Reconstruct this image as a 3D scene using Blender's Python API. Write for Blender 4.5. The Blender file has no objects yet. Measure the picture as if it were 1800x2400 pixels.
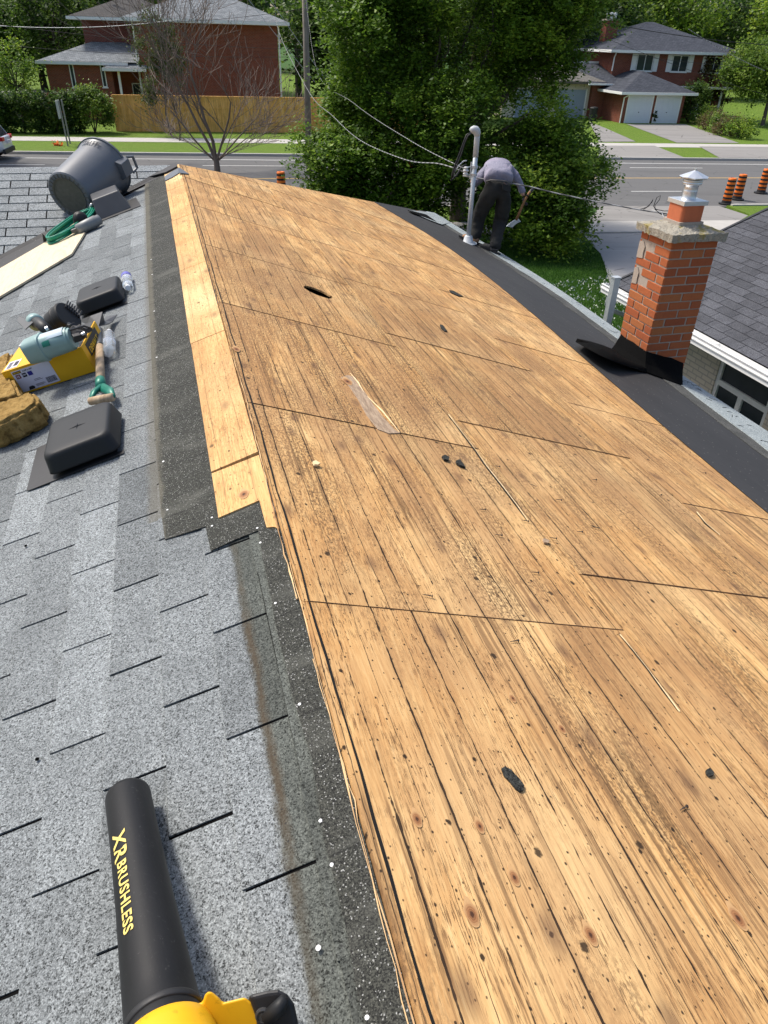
import bpy, math, random
import numpy as np
from mathutils import Vector, Matrix, Euler
R=math.radians
random.seed(7); rng=np.random.default_rng(7)
S=bpy.context.scene
# ---------------- camera ----------------
FPX=1664.; CX,CY=900.,1200.; HC=5.6
_th=R(33.8); _ro=R(1.7)
_f=np.array([0,math.cos(_th),-math.sin(_th)]); _r0=np.array([1.,0,0]); _u0=np.cross(_r0,_f)
_r=math.cos(_ro)*_r0+math.sin(_ro)*_u0; _u=-math.sin(_ro)*_r0+math.cos(_ro)*_u0
CR=np.array([_r,_u,_f]); CC=np.array([0,0,HC])
cd=bpy.data.cameras.new('camera'); co=bpy.data.objects.new('camera',cd); S.collection.objects.link(co)
cd.sensor_fit='VERTICAL'; cd.sensor_height=24; cd.lens=24*FPX/2400.; cd.clip_start=.05; cd.clip_end=2000
co.matrix_world=Matrix(((_r[0],_u[0],-_f[0],0),(_r[1],_u[1],-_f[1],0),(_r[2],_u[2],-_f[2],HC),(0,0,0,1)))
S.camera=co
# ---------------- sky and sun ----------------
SUN_AZ=-58.; SUN_EL=55.
W=bpy.data.worlds.new("World"); S.world=W; W.use_nodes=True
wn=W.node_tree; wn.nodes.clear()
sk=wn.nodes.new('ShaderNodeTexSky'); sk.sky_type='NISHITA'; sk.sun_disc=False
sk.sun_elevation=R(SUN_EL); sk.sun_rotation=R(SUN_AZ); sk.air_density=1.0; sk.dust_density=3.5; sk.ozone_density=1.0
bg=wn.nodes.new('ShaderNodeBackground'); bg.inputs[1].default_value=.15
wo=wn.nodes.new('ShaderNodeOutputWorld'); wn.links.new(sk.outputs[0],bg.inputs[0]); wn.links.new(bg.outputs[0],wo.inputs[0])
sl=bpy.data.lights.new('sun','SUN'); sl.energy=3.1; sl.angle=R(10); sl.color=(1,.95,.87)
so=bpy.data.objects.new('sun',sl); S.collection.objects.link(so)
sd=Vector((math.sin(R(SUN_AZ))*math.cos(R(SUN_EL)),math.cos(R(SUN_AZ))*math.cos(R(SUN_EL)),math.sin(R(SUN_EL))))
so.rotation_euler=sd.to_track_quat('Z','Y').to_euler()
S.view_settings.view_transform='Standard'; S.view_settings.look='None'; S.view_settings.exposure=0.45; S.view_settings.gamma=1
S.cycles.max_bounces=6; S.cycles.transparent_max_bounces=8; S.cycles.diffuse_bounces=3; S.cycles.glossy_bounces=3; S.cycles.transmission_bounces=6
# ---------------- measuring helpers: photograph pixel -> point in the world ----------------
def ray(x,y):
    d=np.array([(x-CX)/FPX,-(y-CY)/FPX,1.])@CR; return d/np.linalg.norm(d)
def onplane(x,y,P,n):
    d=ray(x,y); return CC+d*(np.dot(np.array(P)-CC,n)/np.dot(d,n))
def G(x,y,z=0.): return onplane(x,y,(0,0,z),np.array([0,0,1.]))
def onv(x,y,p,d): return onplane(x,y,np.array([p[0],p[1],0.]),np.array([d[1],-d[0],0.]))
def dep(x,y,depth): v=np.array([(x-CX)/FPX,-(y-CY)/FPX,1.])*depth; return CC+v@CR
# crops I measured in
c1=lambda x,y:(x/2.212,y/2.212)
c2=lambda x,y:(650+x/2.0738,y/2.0738)
c3=lambda x,y:(350+x/2.328,350+y/2.328)
c4=lambda x,y:(x/3.318,300+y/3.318)
c5=lambda x,y:(x/4.0225,600+y/4.0225)
c6=lambda x,y:(1300+x/3.072,380+y/3.072)
c7=lambda x,y:(850+x/3.016,280+y/3.016)
c9=lambda x,y:(x*1.085,y*1.085)
cA=lambda x,y:(x/1.8433,1200+y/1.8433)
cB=lambda x,y:(900+x/1.8433,1200+y/1.8433)
cD=lambda x,y:(900+x/1.8433,500+y/1.8433)
cr=lambda x,y:(1200+x/2.765,y/2.765)
# roof frames
AZ=R(-16.7); rd=np.array([math.sin(AZ),math.cos(AZ),0.]); pd=np.array([math.cos(AZ),-math.sin(AZ),0.])
RIDGE_Z=HC-1.14; P0=pd*.19+np.array([0,0,RIDGE_Z])
aL=R(17.5); aR=R(18.4); aW=R(19.)
XL=np.array([pd[0]*math.cos(aL),pd[1]*math.cos(aL),math.sin(aL)]); NL=np.cross(XL,rd)
XR=np.array([pd[0]*math.cos(aR),pd[1]*math.cos(aR),-math.sin(aR)]); NR=np.cross(XR,rd)
YW=np.array([rd[0]*math.cos(aW),rd[1]*math.cos(aW),math.sin(aW)]); NW=np.cross(pd,YW)
PW=P0+rd*8.2
def frame(P,X,Y,Z):
    return Matrix(((X[0],Y[0],Z[0],P[0]),(X[1],Y[1],Z[1],P[1]),(X[2],Y[2],Z[2],P[2]),(0,0,0,1)))
ML=frame(P0,XL,rd,NL); MR=frame(P0,XR,rd,NR); MW=frame(PW,pd,YW,NW)
MH=frame(P0,pd,rd,np.array([0,0,1.]))        # level frame of our house
def Lq(x,y,n=0.): q=onplane(x,y,P0+NL*n,NL)-P0; return (float(q@XL),float(q@rd))
def Rq(x,y,n=0.): q=onplane(x,y,P0+NR*n,NR)-P0; return (float(q@XR),float(q@rd))
def Wq(x,y,n=0.): q=onplane(x,y,PW+NW*n,NW)-PW; return (float(q@pd),float(q@YW))
def Ks(x,y,s): return onplane(x,y,P0+rd*s,rd)   # on the vertical plane across the ridge at distance s
def Lw(t,s,n=0.): return P0+XL*t+rd*s+NL*n
def Rw(t,s,n=0.): return P0+XR*t+rd*s+NR*n
# ---------------- objects ----------------
WM={}
def link(o): S.collection.objects.link(o)
def tag(o,label=None,cat=None,group=None,kind=None):
    if label: o['label']=label
    if cat: o['category']=cat
    if group: o['group']=group
    if kind: o['kind']=kind
    return o
def thing(name,label,cat,loc=(0,0,0),rz=0,group=None,M=None):
    o=bpy.data.objects.new(name,None); link(o); o.empty_display_size=.1
    M=M if M is not None else Matrix.Translation(Vector([float(a) for a in loc]))@Matrix.Rotation(rz,4,'Z')
    o.matrix_basis=M; WM[o.name]=M; return tag(o,label,cat,group)
def place(o,parent=None,M=None):
    M=M if M is not None else Matrix.Identity(4)
    if parent is not None:
        o.parent=parent; o.matrix_basis=WM[parent.name].inverted()@M
    else: o.matrix_basis=M
    WM[o.name]=M; return o
def copy_tree(o,parent=None,M=None):
    c=o.copy(); link(c)
    if parent is not None: c.parent=parent
    if M is not None: c.matrix_basis=M; WM[c.name]=M
    for ch in list(o.children): copy_tree(ch,c)
    return c
class MB:
    def __init__(s): s.v=[]; s.f=[]; s.t=[]; s.tone=0.
    def add(s,v,f,M=None):
        n=len(s.v)
        for p in v:
            p=Vector([float(a) for a in p]); s.v.append(M@p if M is not None else p)
        for q in f: s.f.append([i+n for i in q]); s.t.append(s.tone)
        return s
    def box(s,x0,x1,y0,y1,z0,z1,M=None):
        v=[(x0,y0,z0),(x1,y0,z0),(x1,y1,z0),(x0,y1,z0),(x0,y0,z1),(x1,y0,z1),(x1,y1,z1),(x0,y1,z1)]
        return s.add(v,[(3,2,1,0),(4,5,6,7),(0,1,5,4),(1,2,6,5),(2,3,7,6),(3,0,4,7)],M)
    def prism(s,poly,z0,z1,M=None):
        a=sum(poly[i][0]*poly[(i+1)%len(poly)][1]-poly[(i+1)%len(poly)][0]*poly[i][1] for i in range(len(poly)))
        if a<0: poly=poly[::-1]
        n=len(poly); v=[(p[0],p[1],z0) for p in poly]+[(p[0],p[1],z1) for p in poly]
        return s.add(v,[list(range(n))[::-1],list(range(n,2*n))]+[(i,(i+1)%n,n+(i+1)%n,n+i) for i in range(n)],M)
    def tube(s,pts,r,n=8,M=None,cap=True,flat=1.):
        pts=[Vector([float(a) for a in p]) for p in pts]; m=len(pts)
        rr=list(r) if hasattr(r,'__len__') else [r]*m
        v=[];f=[]; d=(pts[1]-pts[0]).normalized(); a=d.orthogonal().normalized()
        for i,p in enumerate(pts):
            t=(pts[min(i+1,m-1)]-pts[max(i-1,0)])
            t=t.normalized() if t.length>1e-9 else d
            a=(a-t*a.dot(t)); a=a.normalized() if a.length>1e-6 else t.orthogonal().normalized(); b=t.cross(a)
            for k in range(n):
                th=2*math.pi*k/n; v.append(p+(a*math.cos(th)+b*math.sin(th)*flat)*rr[i])
        for i in range(m-1):
            for k in range(n): f.append((i*n+k,i*n+(k+1)%n,(i+1)*n+(k+1)%n,(i+1)*n+k))
        if cap: f.append(list(range(n))[::-1]); f.append(list(range((m-1)*n,m*n)))
        return s.add(v,f,M)
    def lathe(s,prof,n=24,M=None,cap=True):
        v=[];f=[];m=len(prof)
        for r_,z in prof:
            for k in range(n): v.append((r_*math.cos(2*math.pi*k/n),r_*math.sin(2*math.pi*k/n),z))
        for i in range(m-1):
            for k in range(n): f.append((i*n+k,i*n+(k+1)%n,(i+1)*n+(k+1)%n,(i+1)*n+k))
        if cap: f.append(list(range(n))[::-1]); f.append(list(range((m-1)*n,m*n)))
        return s.add(v,f,M)
    def loft(s,secs,cap=True,M=None):
        n=len(secs[0]); v=[p for q in secs for p in q]; f=[]
        for i in range(len(secs)-1):
            for k in range(n): f.append((i*n+k,i*n+(k+1)%n,(i+1)*n+(k+1)%n,(i+1)*n+k))
        if cap: f.append(list(range(n))[::-1]); f.append(list(range((len(secs)-1)*n,len(secs)*n)))
        return s.add(v,f,M)
    def build(s,name,mat,parent=None,M=None,smooth=False,bevel=0,seg=2,subsurf=0,angle=40):
        me=bpy.data.meshes.new(name); me.from_pydata([tuple(p) for p in s.v],[],s.f); me.validate()
        if any(t!=0 for t in s.t) and len(me.polygons)==len(s.t):
            at=me.attributes.new('tone','FLOAT','FACE'); at.data.foreach_set('value',s.t)
        me.materials.append(mat)
        if smooth: me.shade_smooth() if hasattr(me,'shade_smooth') else me.polygons.foreach_set('use_smooth',[True]*len(me.polygons))
        o=bpy.data.objects.new(name,me); link(o); place(o,parent,M)
        if bevel:
            b=o.modifiers.new('bevel','BEVEL'); b.width=bevel; b.segments=seg; b.limit_method='ANGLE'; b.angle_limit=R(angle)
        if subsurf:
            b=o.modifiers.new('sub','SUBSURF'); b.levels=subsurf; b.render_levels=subsurf
        return o
def rrect(w,d,r,n=5,cx=0,cy=0):
    out=[]
    for k,(sx,sy) in enumerate([(1,1),(-1,1),(-1,-1),(1,-1)]):
        for i in range(n+1):
            a=math.pi/2*(k+i/n); out.append((cx+sx*(w/2-r)+r*math.cos(a),cy+sy*(d/2-r)+r*math.sin(a)))
    return out
def clip(poly,a,b,c):      # keep a*x+b*y<=c
    out=[]
    for i in range(len(poly)):
        p,q=poly[i],poly[(i+1)%len(poly)]; dp=a*p[0]+b*p[1]-c; dq=a*q[0]+b*q[1]-c
        if dp<=0: out.append(p)
        if (dp<0)!=(dq<0) and dp!=dq:
            k=dp/(dp-dq); out.append((p[0]+(q[0]-p[0])*k,p[1]+(q[1]-p[1])*k))
    return out
def text_mb(st,size,M,ext=.0006,shear=0,bold=0,warp=None,spacing=1.,mb=None):
    cu=bpy.data.curves.new('t','FONT'); cu.body=st; cu.size=size; cu.extrude=ext; cu.shear=shear; cu.offset=bold; cu.space_character=spacing; cu.resolution_u=3
    o=bpy.data.objects.new('t',cu); link(o); dg=bpy.context.evaluated_depsgraph_get(); dg.update()
    me=bpy.data.meshes.new_from_object(o.evaluated_get(dg)); vs=[v.co.copy() for v in me.vertices]; fs=[list(p.vertices) for p in me.polygons]
    bpy.data.objects.remove(o); bpy.data.meshes.remove(me)
    mb=mb or MB()
    if warp: vs=[warp(v) for v in vs]
    return mb.add(vs,fs,M)
# ---------------- materials ----------------
class NT:
    def __init__(s,name,coord='Object'):
        s.mat=bpy.data.materials.new(name); s.mat.use_nodes=True; s.nt=s.mat.node_tree; s.nt.nodes.clear()
        s.tc=s.nt.nodes.new('ShaderNodeTexCoord'); s.P=s.tc.outputs[coord]; s.out=s.nt.nodes.new('ShaderNodeOutputMaterial')
    def n(s,t): return s.nt.nodes.new('ShaderNode'+t)
    def put(s,sock,v):
        if isinstance(v,bpy.types.NodeSocket): s.nt.links.new(v,sock)
        elif v is not None:
            if hasattr(sock.default_value,'__len__') and not hasattr(v,'__len__'): v=[v]*len(sock.default_value)
            if hasattr(v,'__len__') and len(v)==3 and len(sock.default_value)==4: v=(*v,1)
            sock.default_value=v
    def m(s,op,a,b=None,c=None,clamp=False):
        q=s.n('Math'); q.operation=op; q.use_clamp=clamp; s.put(q.inputs[0],a); s.put(q.inputs[1],b)
        if c is not None: s.put(q.inputs[2],c)
        return q.outputs[0]
    def add(s,a,b): return s.m('ADD',a,b)
    def mul(s,a,b): return s.m('MULTIPLY',a,b)
    def sub(s,a,b): return s.m('SUBTRACT',a,b)
    def step(s,a,lo,hi):   # smooth 0..1
        q=s.n('MapRange'); q.interpolation_type='SMOOTHSTEP'; s.put(q.inputs[0],a); s.put(q.inputs[1],lo); s.put(q.inputs[2],hi); return q.outputs[0]
    def sc(s,v,x,y,z,off=None):
        q=s.n('Mapping'); s.put(q.inputs[0],v); q.inputs['Scale'].default_value=(x,y,z)
        if off: q.inputs['Location'].default_value=off
        return q.outputs[0]
    def noise(s,v=None,scale=5,detail=3,rough=.5,col=False,dist=0):
        q=s.n('TexNoise'); s.put(q.inputs['Vector'],v if v is not None else s.P); q.inputs['Scale'].default_value=scale; q.inputs['Detail'].default_value=detail; q.inputs['Roughness'].default_value=rough; q.inputs['Distortion'].default_value=dist
        return q.outputs[1 if col else 0]
    def vor(s,v=None,scale=5,out=0,feat='F1',rnd=1,dim='3D'):
        q=s.n('TexVoronoi'); q.feature=feat; q.voronoi_dimensions=dim; s.put(q.inputs['Vector'],v if v is not None else s.P); q.inputs['Scale'].default_value=scale; q.inputs['Randomness'].default_value=rnd; return q.outputs[out]
    def sep(s,v):
        q=s.n('SeparateXYZ'); s.put(q.inputs[0],v); return q.outputs
    def comb(s,x,y,z):
        q=s.n('CombineXYZ'); s.put(q.inputs[0],x); s.put(q.inputs[1],y); s.put(q.inputs[2],z); return q.outputs[0]
    def mix(s,f,a,b,mode='MIX'):
        q=s.n('Mix'); q.data_type='RGBA'; q.blend_type=mode; s.put(q.inputs[0],f); s.put(q.inputs[6],a); s.put(q.inputs[7],b); return q.outputs[2]
    def ramp(s,f,st):
        q=s.n('ValToRGB'); s.put(q.inputs[0],f); e=q.color_ramp.elements
        while len(e)<len(st): e.new(.5)
        for i,(p,c) in enumerate(st): e[i].position=p; e[i].color=(*c,1) if len(c)==3 else c
        return q.outputs[0]
    def attr(s,name):
        q=s.n('Attribute'); q.attribute_name=name; return q.outputs[2]
    def white(s,v):
        q=s.n('TexWhiteNoise'); s.put(q.inputs[0],v); return q.outputs[0]
    def bump(s,h,strength=.3,dist=.01):
        q=s.n('Bump'); s.put(q.inputs['Height'],h); q.inputs['Strength'].default_value=strength; q.inputs['Distance'].default_value=dist; return q.outputs[0]
    def fin(s,col,rough=.8,metal=0,normal=None,spec=.3,trans=0,alpha=None,ior=1.45,transl=0):
        b=s.n('BsdfPrincipled'); s.put(b.inputs['Base Color'],col); s.put(b.inputs['Roughness'],rough); s.put(b.inputs['Metallic'],metal); s.put(b.inputs['Specular IOR Level'],spec); s.put(b.inputs['Transmission Weight'],trans); b.inputs['IOR'].default_value=ior
        if alpha is not None: s.put(b.inputs['Alpha'],alpha)
        if normal is not None: s.put(b.inputs['Normal'],normal)
        o=b.outputs[0]
        if transl:
            t=s.n('BsdfTranslucent'); s.put(t.inputs[0],col); mx=s.n('MixShader'); mx.inputs[0].default_value=transl; s.nt.links.new(o,mx.inputs[1]); s.nt.links.new(t.outputs[0],mx.inputs[2]); o=mx.outputs[0]
        s.nt.links.new(o,s.out.inputs[0]); return s.mat
def simple(name,col,rough=.6,metal=0,var=.12,scale=30,bump=0,spec=.3):
    m=NT(name); f=m.noise(None,scale,4,.6); c=m.mix(f,tuple(x*(1-var) for x in col),tuple(min(1,x*(1+var)) for x in col))
    nb=m.bump(m.noise(None,scale*3,3,.6),bump,.004) if bump else None
    return m.fin(c,m.add(rough-.06,m.mul(f,.12)),metal,nb,spec)
# ---- wood deck ----
def wood(name,dark=1.,scratch=1.,spacing=.114,groove=1.,pale=0.):
    m=NT(name); x,y,z=m.sep(m.P); tone=m.attr('tone')
    P2=m.comb(m.add(x,m.mul(tone,3.1)),m.add(y,m.mul(tone,7.7)),0)
    big=m.noise(P2,1.7,4,.6); mid=m.noise(m.sc(P2,7,2.2,1),1,4,.65)
    fine=m.noise(m.sc(P2,170,9,1),1,3,.65); fig=m.noise(m.sc(P2,34,2.6,1),1,3,.55,dist=1.2)
    grain=m.ramp(fine,[(.3,(.27,.125,.045)),(.43,(.56,.31,.115)),(.56,(.73,.455,.185)),(.70,(.84,.60,.30))])
    warm=m.mix(m.step(mid,.38,.62),(.50,.255,.09),(.75,.475,.205))
    c=m.mix(.5,grain,warm)
    c=m.mix(m.mul(m.step(fig,.5,.72),.4),c,(.38,.19,.07))
    c=m.mix(m.mul(m.step(big,.46,.66),.42),c,(.40,.235,.115))
    c=m.mix(m.mul(m.step(m.noise(P2,.9,3,.5),.50,.66),.42 if pale==0 else .95),c,(.80,.57,.29))
    # weather checks: short dark dashes lying along the grain
    ch=m.noise(m.sc(P2,300,26,1),1,2,.6); ch2=m.noise(m.sc(P2,120,9,1),1,3,.65); gate=m.noise(m.sc(P2,9,4,1),1,3,.6)
    chk=m.m('MAXIMUM',m.mul(m.step(ch,.54,.64),m.step(gate,.36,.58)),m.mul(m.step(ch2,.60,.68),m.step(gate,.42,.58)))
    c=m.mix(m.mul(chk,.8*scratch),c,(.13,.062,.026))
    # black mould specks in drifts
    sp=m.noise(m.sc(P2,150,70,1),1,2,.7); dr=m.noise(m.sc(P2,5.0,1.2,1,(4,2,0)),1,5,.65)
    reg=m.sub(1.,m.step(m.m('ABSOLUTE',m.sub(y,3.8)),.6,2.6)); reg=m.mul(reg,m.sub(1.,m.step(x,1.5,2.6)))
    md=m.step(m.add(dr,m.mul(reg,.12)),.47,.64)
    c=m.mix(m.mul(m.mul(m.step(sp,.42,.60),md),.74*dark),c,(.075,.046,.026))
    c=m.mix(m.mul(m.step(m.add(m.noise(m.sc(P2,1.6,1.1,1,(9,5,0)),1,5,.6),m.mul(reg,.05)),.52,.70),.42*dark),c,(.22,.125,.062))
    stk=m.noise(m.sc(P2,75,1.5,1,(3,1,0)),1,3,.6); sg=m.add(m.noise(m.sc(P2,1.9,.9,1,(7,3,0)),1,3,.6),m.mul(reg,.07))
    c=m.mix(m.mul(m.mul(m.step(stk,.51,.61),m.step(sg,.40,.56)),.7*dark),c,(.13,.072,.034))
    # grooves between plank faces
    xx=m.add(m.add(x,m.mul(m.sub(m.noise(m.sc(P2,.5,1.1,1),1,2,.5),.5),.03)),m.mul(m.sub(m.noise(m.sc(P2,70,18,1),1,2,.5),.5),.007))
    k=m.m('DIVIDE',xx,spacing); fr=m.m('ABSOLUTE',m.sub(m.m('FRACT',k),.5)); cell=m.m('FLOOR',k)
    br=m.noise(m.comb(m.mul(cell,3.7),m.mul(y,2.6),tone),1,5,.8); br2=m.noise(m.comb(m.mul(cell,7.7),m.mul(y,34.),tone),1,2,.6)
    brk=m.add(m.mul(br,.72),m.mul(br2,.28))
    wdt=m.mul(m.step(brk,.36,.60),.019)
    line=m.m('LESS_THAN',fr,m.add(.0035,wdt))
    soft=m.mul(m.sub(1.,m.step(fr,.0,.14)),m.step(br,.42,.66))
    tonek=m.noise(m.comb(m.mul(cell,9.3),m.mul(y,.25),tone),1,1,.5)
    c=m.mix(m.mul(m.step(tonek,.38,.62),.36*groove),c,(.38,.21,.095))
    c=m.mix(m.mul(soft,.38*groove),c,(.18,.10,.045))
    c=m.mix(m.mul(line,m.mul(m.add(.40,m.mul(m.step(brk,.38,.52),.58)),groove)),c,(.035,.022,.014))
    fr2=m.m('ABSOLUTE',m.sub(m.m('FRACT',m.add(k,.5)),.5)); b3=m.noise(m.comb(m.mul(cell,5.1),m.mul(y,1.7),m.add(tone,3.)),1,5,.8)
    l2=m.mul(m.m('LESS_THAN',fr2,m.add(.003,m.mul(m.step(b3,.40,.60),.012))),m.step(b3,.33,.46)); c=m.mix(m.mul(l2,.8*groove),c,(.05,.03,.018))
    # nail holes and pitch spots
    V=m.sc(P2,1,.75,1)
    for sc_,rad_,gate_,st in ((34,.075,.45,.8),(19,.058,.35,.92),(7.3,.040,.45,.95),(3.1,.030,.3,.9)):
        d=m.vor(V,sc_,0,dim='2D'); cc=m.sep(m.vor(V,sc_,1,dim='2D'))[0]
        hole=m.mul(m.sub(1.,m.step(m.add(d,m.mul(m.sub(m.noise(None,160,2,.6),.5),rad_*.9)),rad_*.5,rad_)),m.m('GREATER_THAN',cc,gate_)); c=m.mix(m.mul(hole,st),c,(.025,.017,.012))
    d2=m.vor(m.sc(P2,1,.45,1),4.3,0,dim='2D'); c=m.mix(m.mul(m.sub(1.,m.step(d2,.01,.12)),.6),c,(.12,.065,.04))
    if pale: c=m.mix(.15,c,(.74,.47,.21))
    h=m.sub(m.mul(fine,.3),m.add(m.mul(line,1.5),m.mul(chk,.4)))
    return m.fin(c,.8,0,m.bump(h,.6,.0025),.18)
M_deck=wood('deck_wood'); M_strip=wood('ridge_strip_wood',.35,.7,.09,.45,1.)
def plain_wood(name,a,b,sx=60,sy=3):
    m=NT(name); f=m.noise(m.sc(m.P,sx,sy,sy),1,4,.6); g=m.noise(m.P,3,3,.6)
    c=m.mix(m.step(f,.3,.7),a,b); c=m.mix(m.mul(m.step(g,.5,.7),.35),c,tuple(x*.55 for x in a)); return m.fin(c,.75,0,m.bump(f,.25,.002),.25)
M_knot=None
def knotmat():
    m=NT('knot_wood'); x,y,z=m.sep(m.P); r=m.m('SQRT',m.add(m.mul(x,x),m.mul(m.mul(y,y),.35)))
    n=m.noise(None,90,3,.6); rr=m.add(m.mul(r,1),m.mul(n,.006))
    ring=m.m('SINE',m.mul(rr,1500)); c=m.mix(m.step(ring,-.8,1.),(.24,.10,.04),(.34,.16,.065))
    c=m.mix(m.sub(1.,m.step(rr,.006,.012)),c,(.07,.03,.016)); c=m.mix(m.step(rr,.012,.026),c,(.52,.31,.14)); return m.fin(c,.7)
M_knot=knotmat()
# ---- asphalt shingle granules ----
def shingle(name,a,b,c_,k=(.30,.62),tones=.16,grow=1.,stain=.12,cell=360,edge=False):
    m=NT(name); tone=m.attr('tone')
    g=m.white(m.vor(m.P,cell,2)); s2=m.sep(m.vor(m.P,cell*.55,1))[0]
    col=m.ramp(m.mix(.4,g,s2),[(.12,c_),(k[0],a),(k[1],b),(.95,tuple(min(1,x*1.45) for x in b))])
    bl=m.noise(None,2.3,4,.6); sm=m.noise(None,9,3,.6)
    col=m.mix(m.mul(m.step(bl,.42,.66),stain*1.8),col,tuple(x*.55 for x in a))
    col=m.mix(m.mul(m.step(sm,.5,.7),stain),col,tuple(x*.6 for x in a))
    col=m.mix(1.,col,m.ramp(tone,[(0,(1-tones,)*3),(1,(1+tones*.0,)*3)]),'MULTIPLY')
    if edge:
        x,y,z=m.sep(m.P); e=m.noise(m.sc(m.P,26,5,1),1,4,.6); e2=m.noise(m.sc(m.P,110,60,1),1,3,.7); xx=m.add(m.add(x,m.mul(m.sub(e,.5),.030)),m.mul(m.sub(e2,.5),.02)); gy=m.m('LESS_THAN',m.add(y,m.mul(m.sub(e,.5),.08)),1.66)
        inn_=m.mul(m.step(xx,-.158,-.140),gy); col=m.mix(m.mul(inn_,.9),col,m.mix(1.,col,(.40,.40,.335),'MULTIPLY'))
        br_=m.mul(m.mul(m.step(xx,-.156,-.138),m.sub(1.,m.step(xx,-.140,-.118))),gy); col=m.mix(m.mul(br_,m.add(.25,m.mul(m.step(m.noise(m.sc(m.P,10,3,1),1,3,.6),.4,.62),.55))),col,(.070,.050,.030))
        fy=m.m('GREATER_THAN',y,1.9); ff=m.mul(m.step(m.add(x,m.mul(m.sub(e,.5),.03)),-.40,-.37),fy); col=m.mix(m.mul(ff,.6),col,(.13,.12,.095))
    d=m.vor(None,26,0,dim='2D'); col=m.mix(m.mul(m.sub(1.,m.step(d,.03,.07)),.8*grow),col,(.03,.03,.03))
    return m.fin(col,.9,0,m.bump(g,.55,.002),.25)
M_sh=shingle('grey_shingle',(.150,.163,.166),(.31,.333,.338),(.032,.034,.034),(.30,.70),tones=.46,stain=.14,cell=470,edge=True)
M_shd=shingle('dark_unfaded_shingle',(.028,.029,.026),(.062,.064,.056),(.008,.008,.008),(.35,.8),.1,.3,.1)
M_shw=shingle('wing_shingle',(.18,.197,.20),(.32,.34,.345),(.045,.048,.05),tones=.2,cell=260)
def stainmat():
    m=NT('dirt_stained_shingle'); x,y,z=m.sep(m.P)
    g=m.white(m.vor(m.P,480,2)); col=m.ramp(g,[(.1,(.03,.028,.022)),(.45,(.085,.083,.068)),(.8,(.135,.135,.112)),(.99,(.26,.26,.23))])
    n=m.noise(m.sc(m.P,14,3,1),1,4,.6); col=m.mix(m.mul(m.step(n,.45,.7),.6),col,(.055,.036,.02))
    e=m.noise(m.sc(m.P,40,9,1),1,4,.7); xx=m.add(x,m.mul(m.sub(e,.5),.035)); tl=m.add(x,m.mul(m.sub(m.noise(m.sc(m.P,60,12,1,(3,3,0)),1,4,.7),.5),.012)); col=m.mix(m.mul(m.step(tl,-.079,-.074),.85),col,(.055,.058,.066))
    col=m.mix(m.mul(m.sub(1.,m.step(xx,-.14,-.125)),.7),col,(.07,.045,.025)); return m.fin(col,.9,0,m.bump(g,.5,.002),.2)
M_stain=stainmat()
def feltmat():
    m=NT('black_underlayment'); x,y,z=m.sep(m.P); n=m.noise(m.sc(m.P,3,.8,1),1,4,.6); st=m.noise(m.sc(m.P,60,2,1),1,3,.6)
    c=m.mix(n,(.022,.022,.023),(.045,.044,.044)); c=m.mix(m.mul(m.step(st,.6,.7),.25),c,(.09,.085,.08))
    d=m.vor(None,9,0,dim='2D'); c=m.mix(m.mul(m.sub(1.,m.step(d,.02,.04)),.7),c,(.3,.28,.25)); return m.fin(c,.7,0,m.bump(m.noise(m.sc(m.P,2.5,1,1),1,4,.6),.7,.02),.35)
M_felt=feltmat()
def darkband():
    m=NT('dark_band_shingle'); x,y,z=m.sep(m.P)
    g=m.white(m.vor(m.P,480,2)); col=m.ramp(g,[(.1,(.014,.014,.013)),(.5,(.040,.041,.035)),(.95,(.075,.076,.063)),(.997,(.36,.36,.34))])
    n=m.noise(m.sc(m.P,3,7,1),1,4,.6); col=m.mix(m.mul(m.step(n,.5,.72),.28),col,(.19,.19,.165))
    e=m.noise(m.sc(m.P,30,9,1),1,4,.7); xx=m.add(x,m.mul(m.sub(e,.5),.05)); col=m.mix(m.mul(m.mul(m.sub(1.,m.step(xx,-.345,-.325)),m.m('GREATER_THAN',y,1.7)),.6),col,(.14,.13,.10))
    k=m.m('ABSOLUTE',m.sub(m.m('FRACT',m.m('DIVIDE',m.add(y,.1),.305)),.5)); k2=m.add(k,m.mul(m.sub(m.noise(None,60,2,.5),.5),.02))
    col=m.mix(m.mul(m.sub(1.,m.step(k2,.004,.012)),.55),col,(.006,.006,.006)); return m.fin(col,.88,0,m.bump(g,.5,.002),.25)
M_band=darkband()
# ---- brick ----
def brick(name,a,b,mort,bw=.215,rh=.075,ms=.009,rot=False,mv=.3):
    m=NT(name); x,y,z=m.sep(m.P); q=m.n('TexBrick'); m.put(q.inputs['Vector'],m.comb(m.add(x,y),z,0))
    q.inputs['Color1'].default_value=(*a,1); q.inputs['Color2'].default_value=(*b,1); q.inputs['Mortar'].default_value=(*mort,1)
    q.inputs['Scale'].default_value=1; q.inputs['Brick Width'].default_value=bw; q.inputs['Row Height'].default_value=rh; q.inputs['Mortar Size'].default_value=ms; q.inputs['Mortar Smooth'].default_value=.1; q.inputs['Bias'].default_value=-.1
    n=m.noise(None,1.3,4,.6); c=m.mix(m.mul(m.step(n,.45,.7),mv),q.outputs[0],tuple(v*.6 for v in a)); return m.fin(c,.9,0,m.bump(q.outputs[1],-.4,.006),.15)
M_brick_far=brick('red_house_brick',(.24,.062,.036),(.17,.046,.028),(.20,.14,.11))
M_brick_dark=brick('dark_red_brick',(.2,.05,.035),(.13,.036,.028),(.2,.15,.13))
M_brick_buff=brick('buff_brick',(.70,.62,.51),(.62,.55,.45),(.46,.41,.35),.2,.07)
M_brick_grey=brick('brown_brick',(.24,.17,.12),(.17,.12,.09),(.3,.26,.22))
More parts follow.
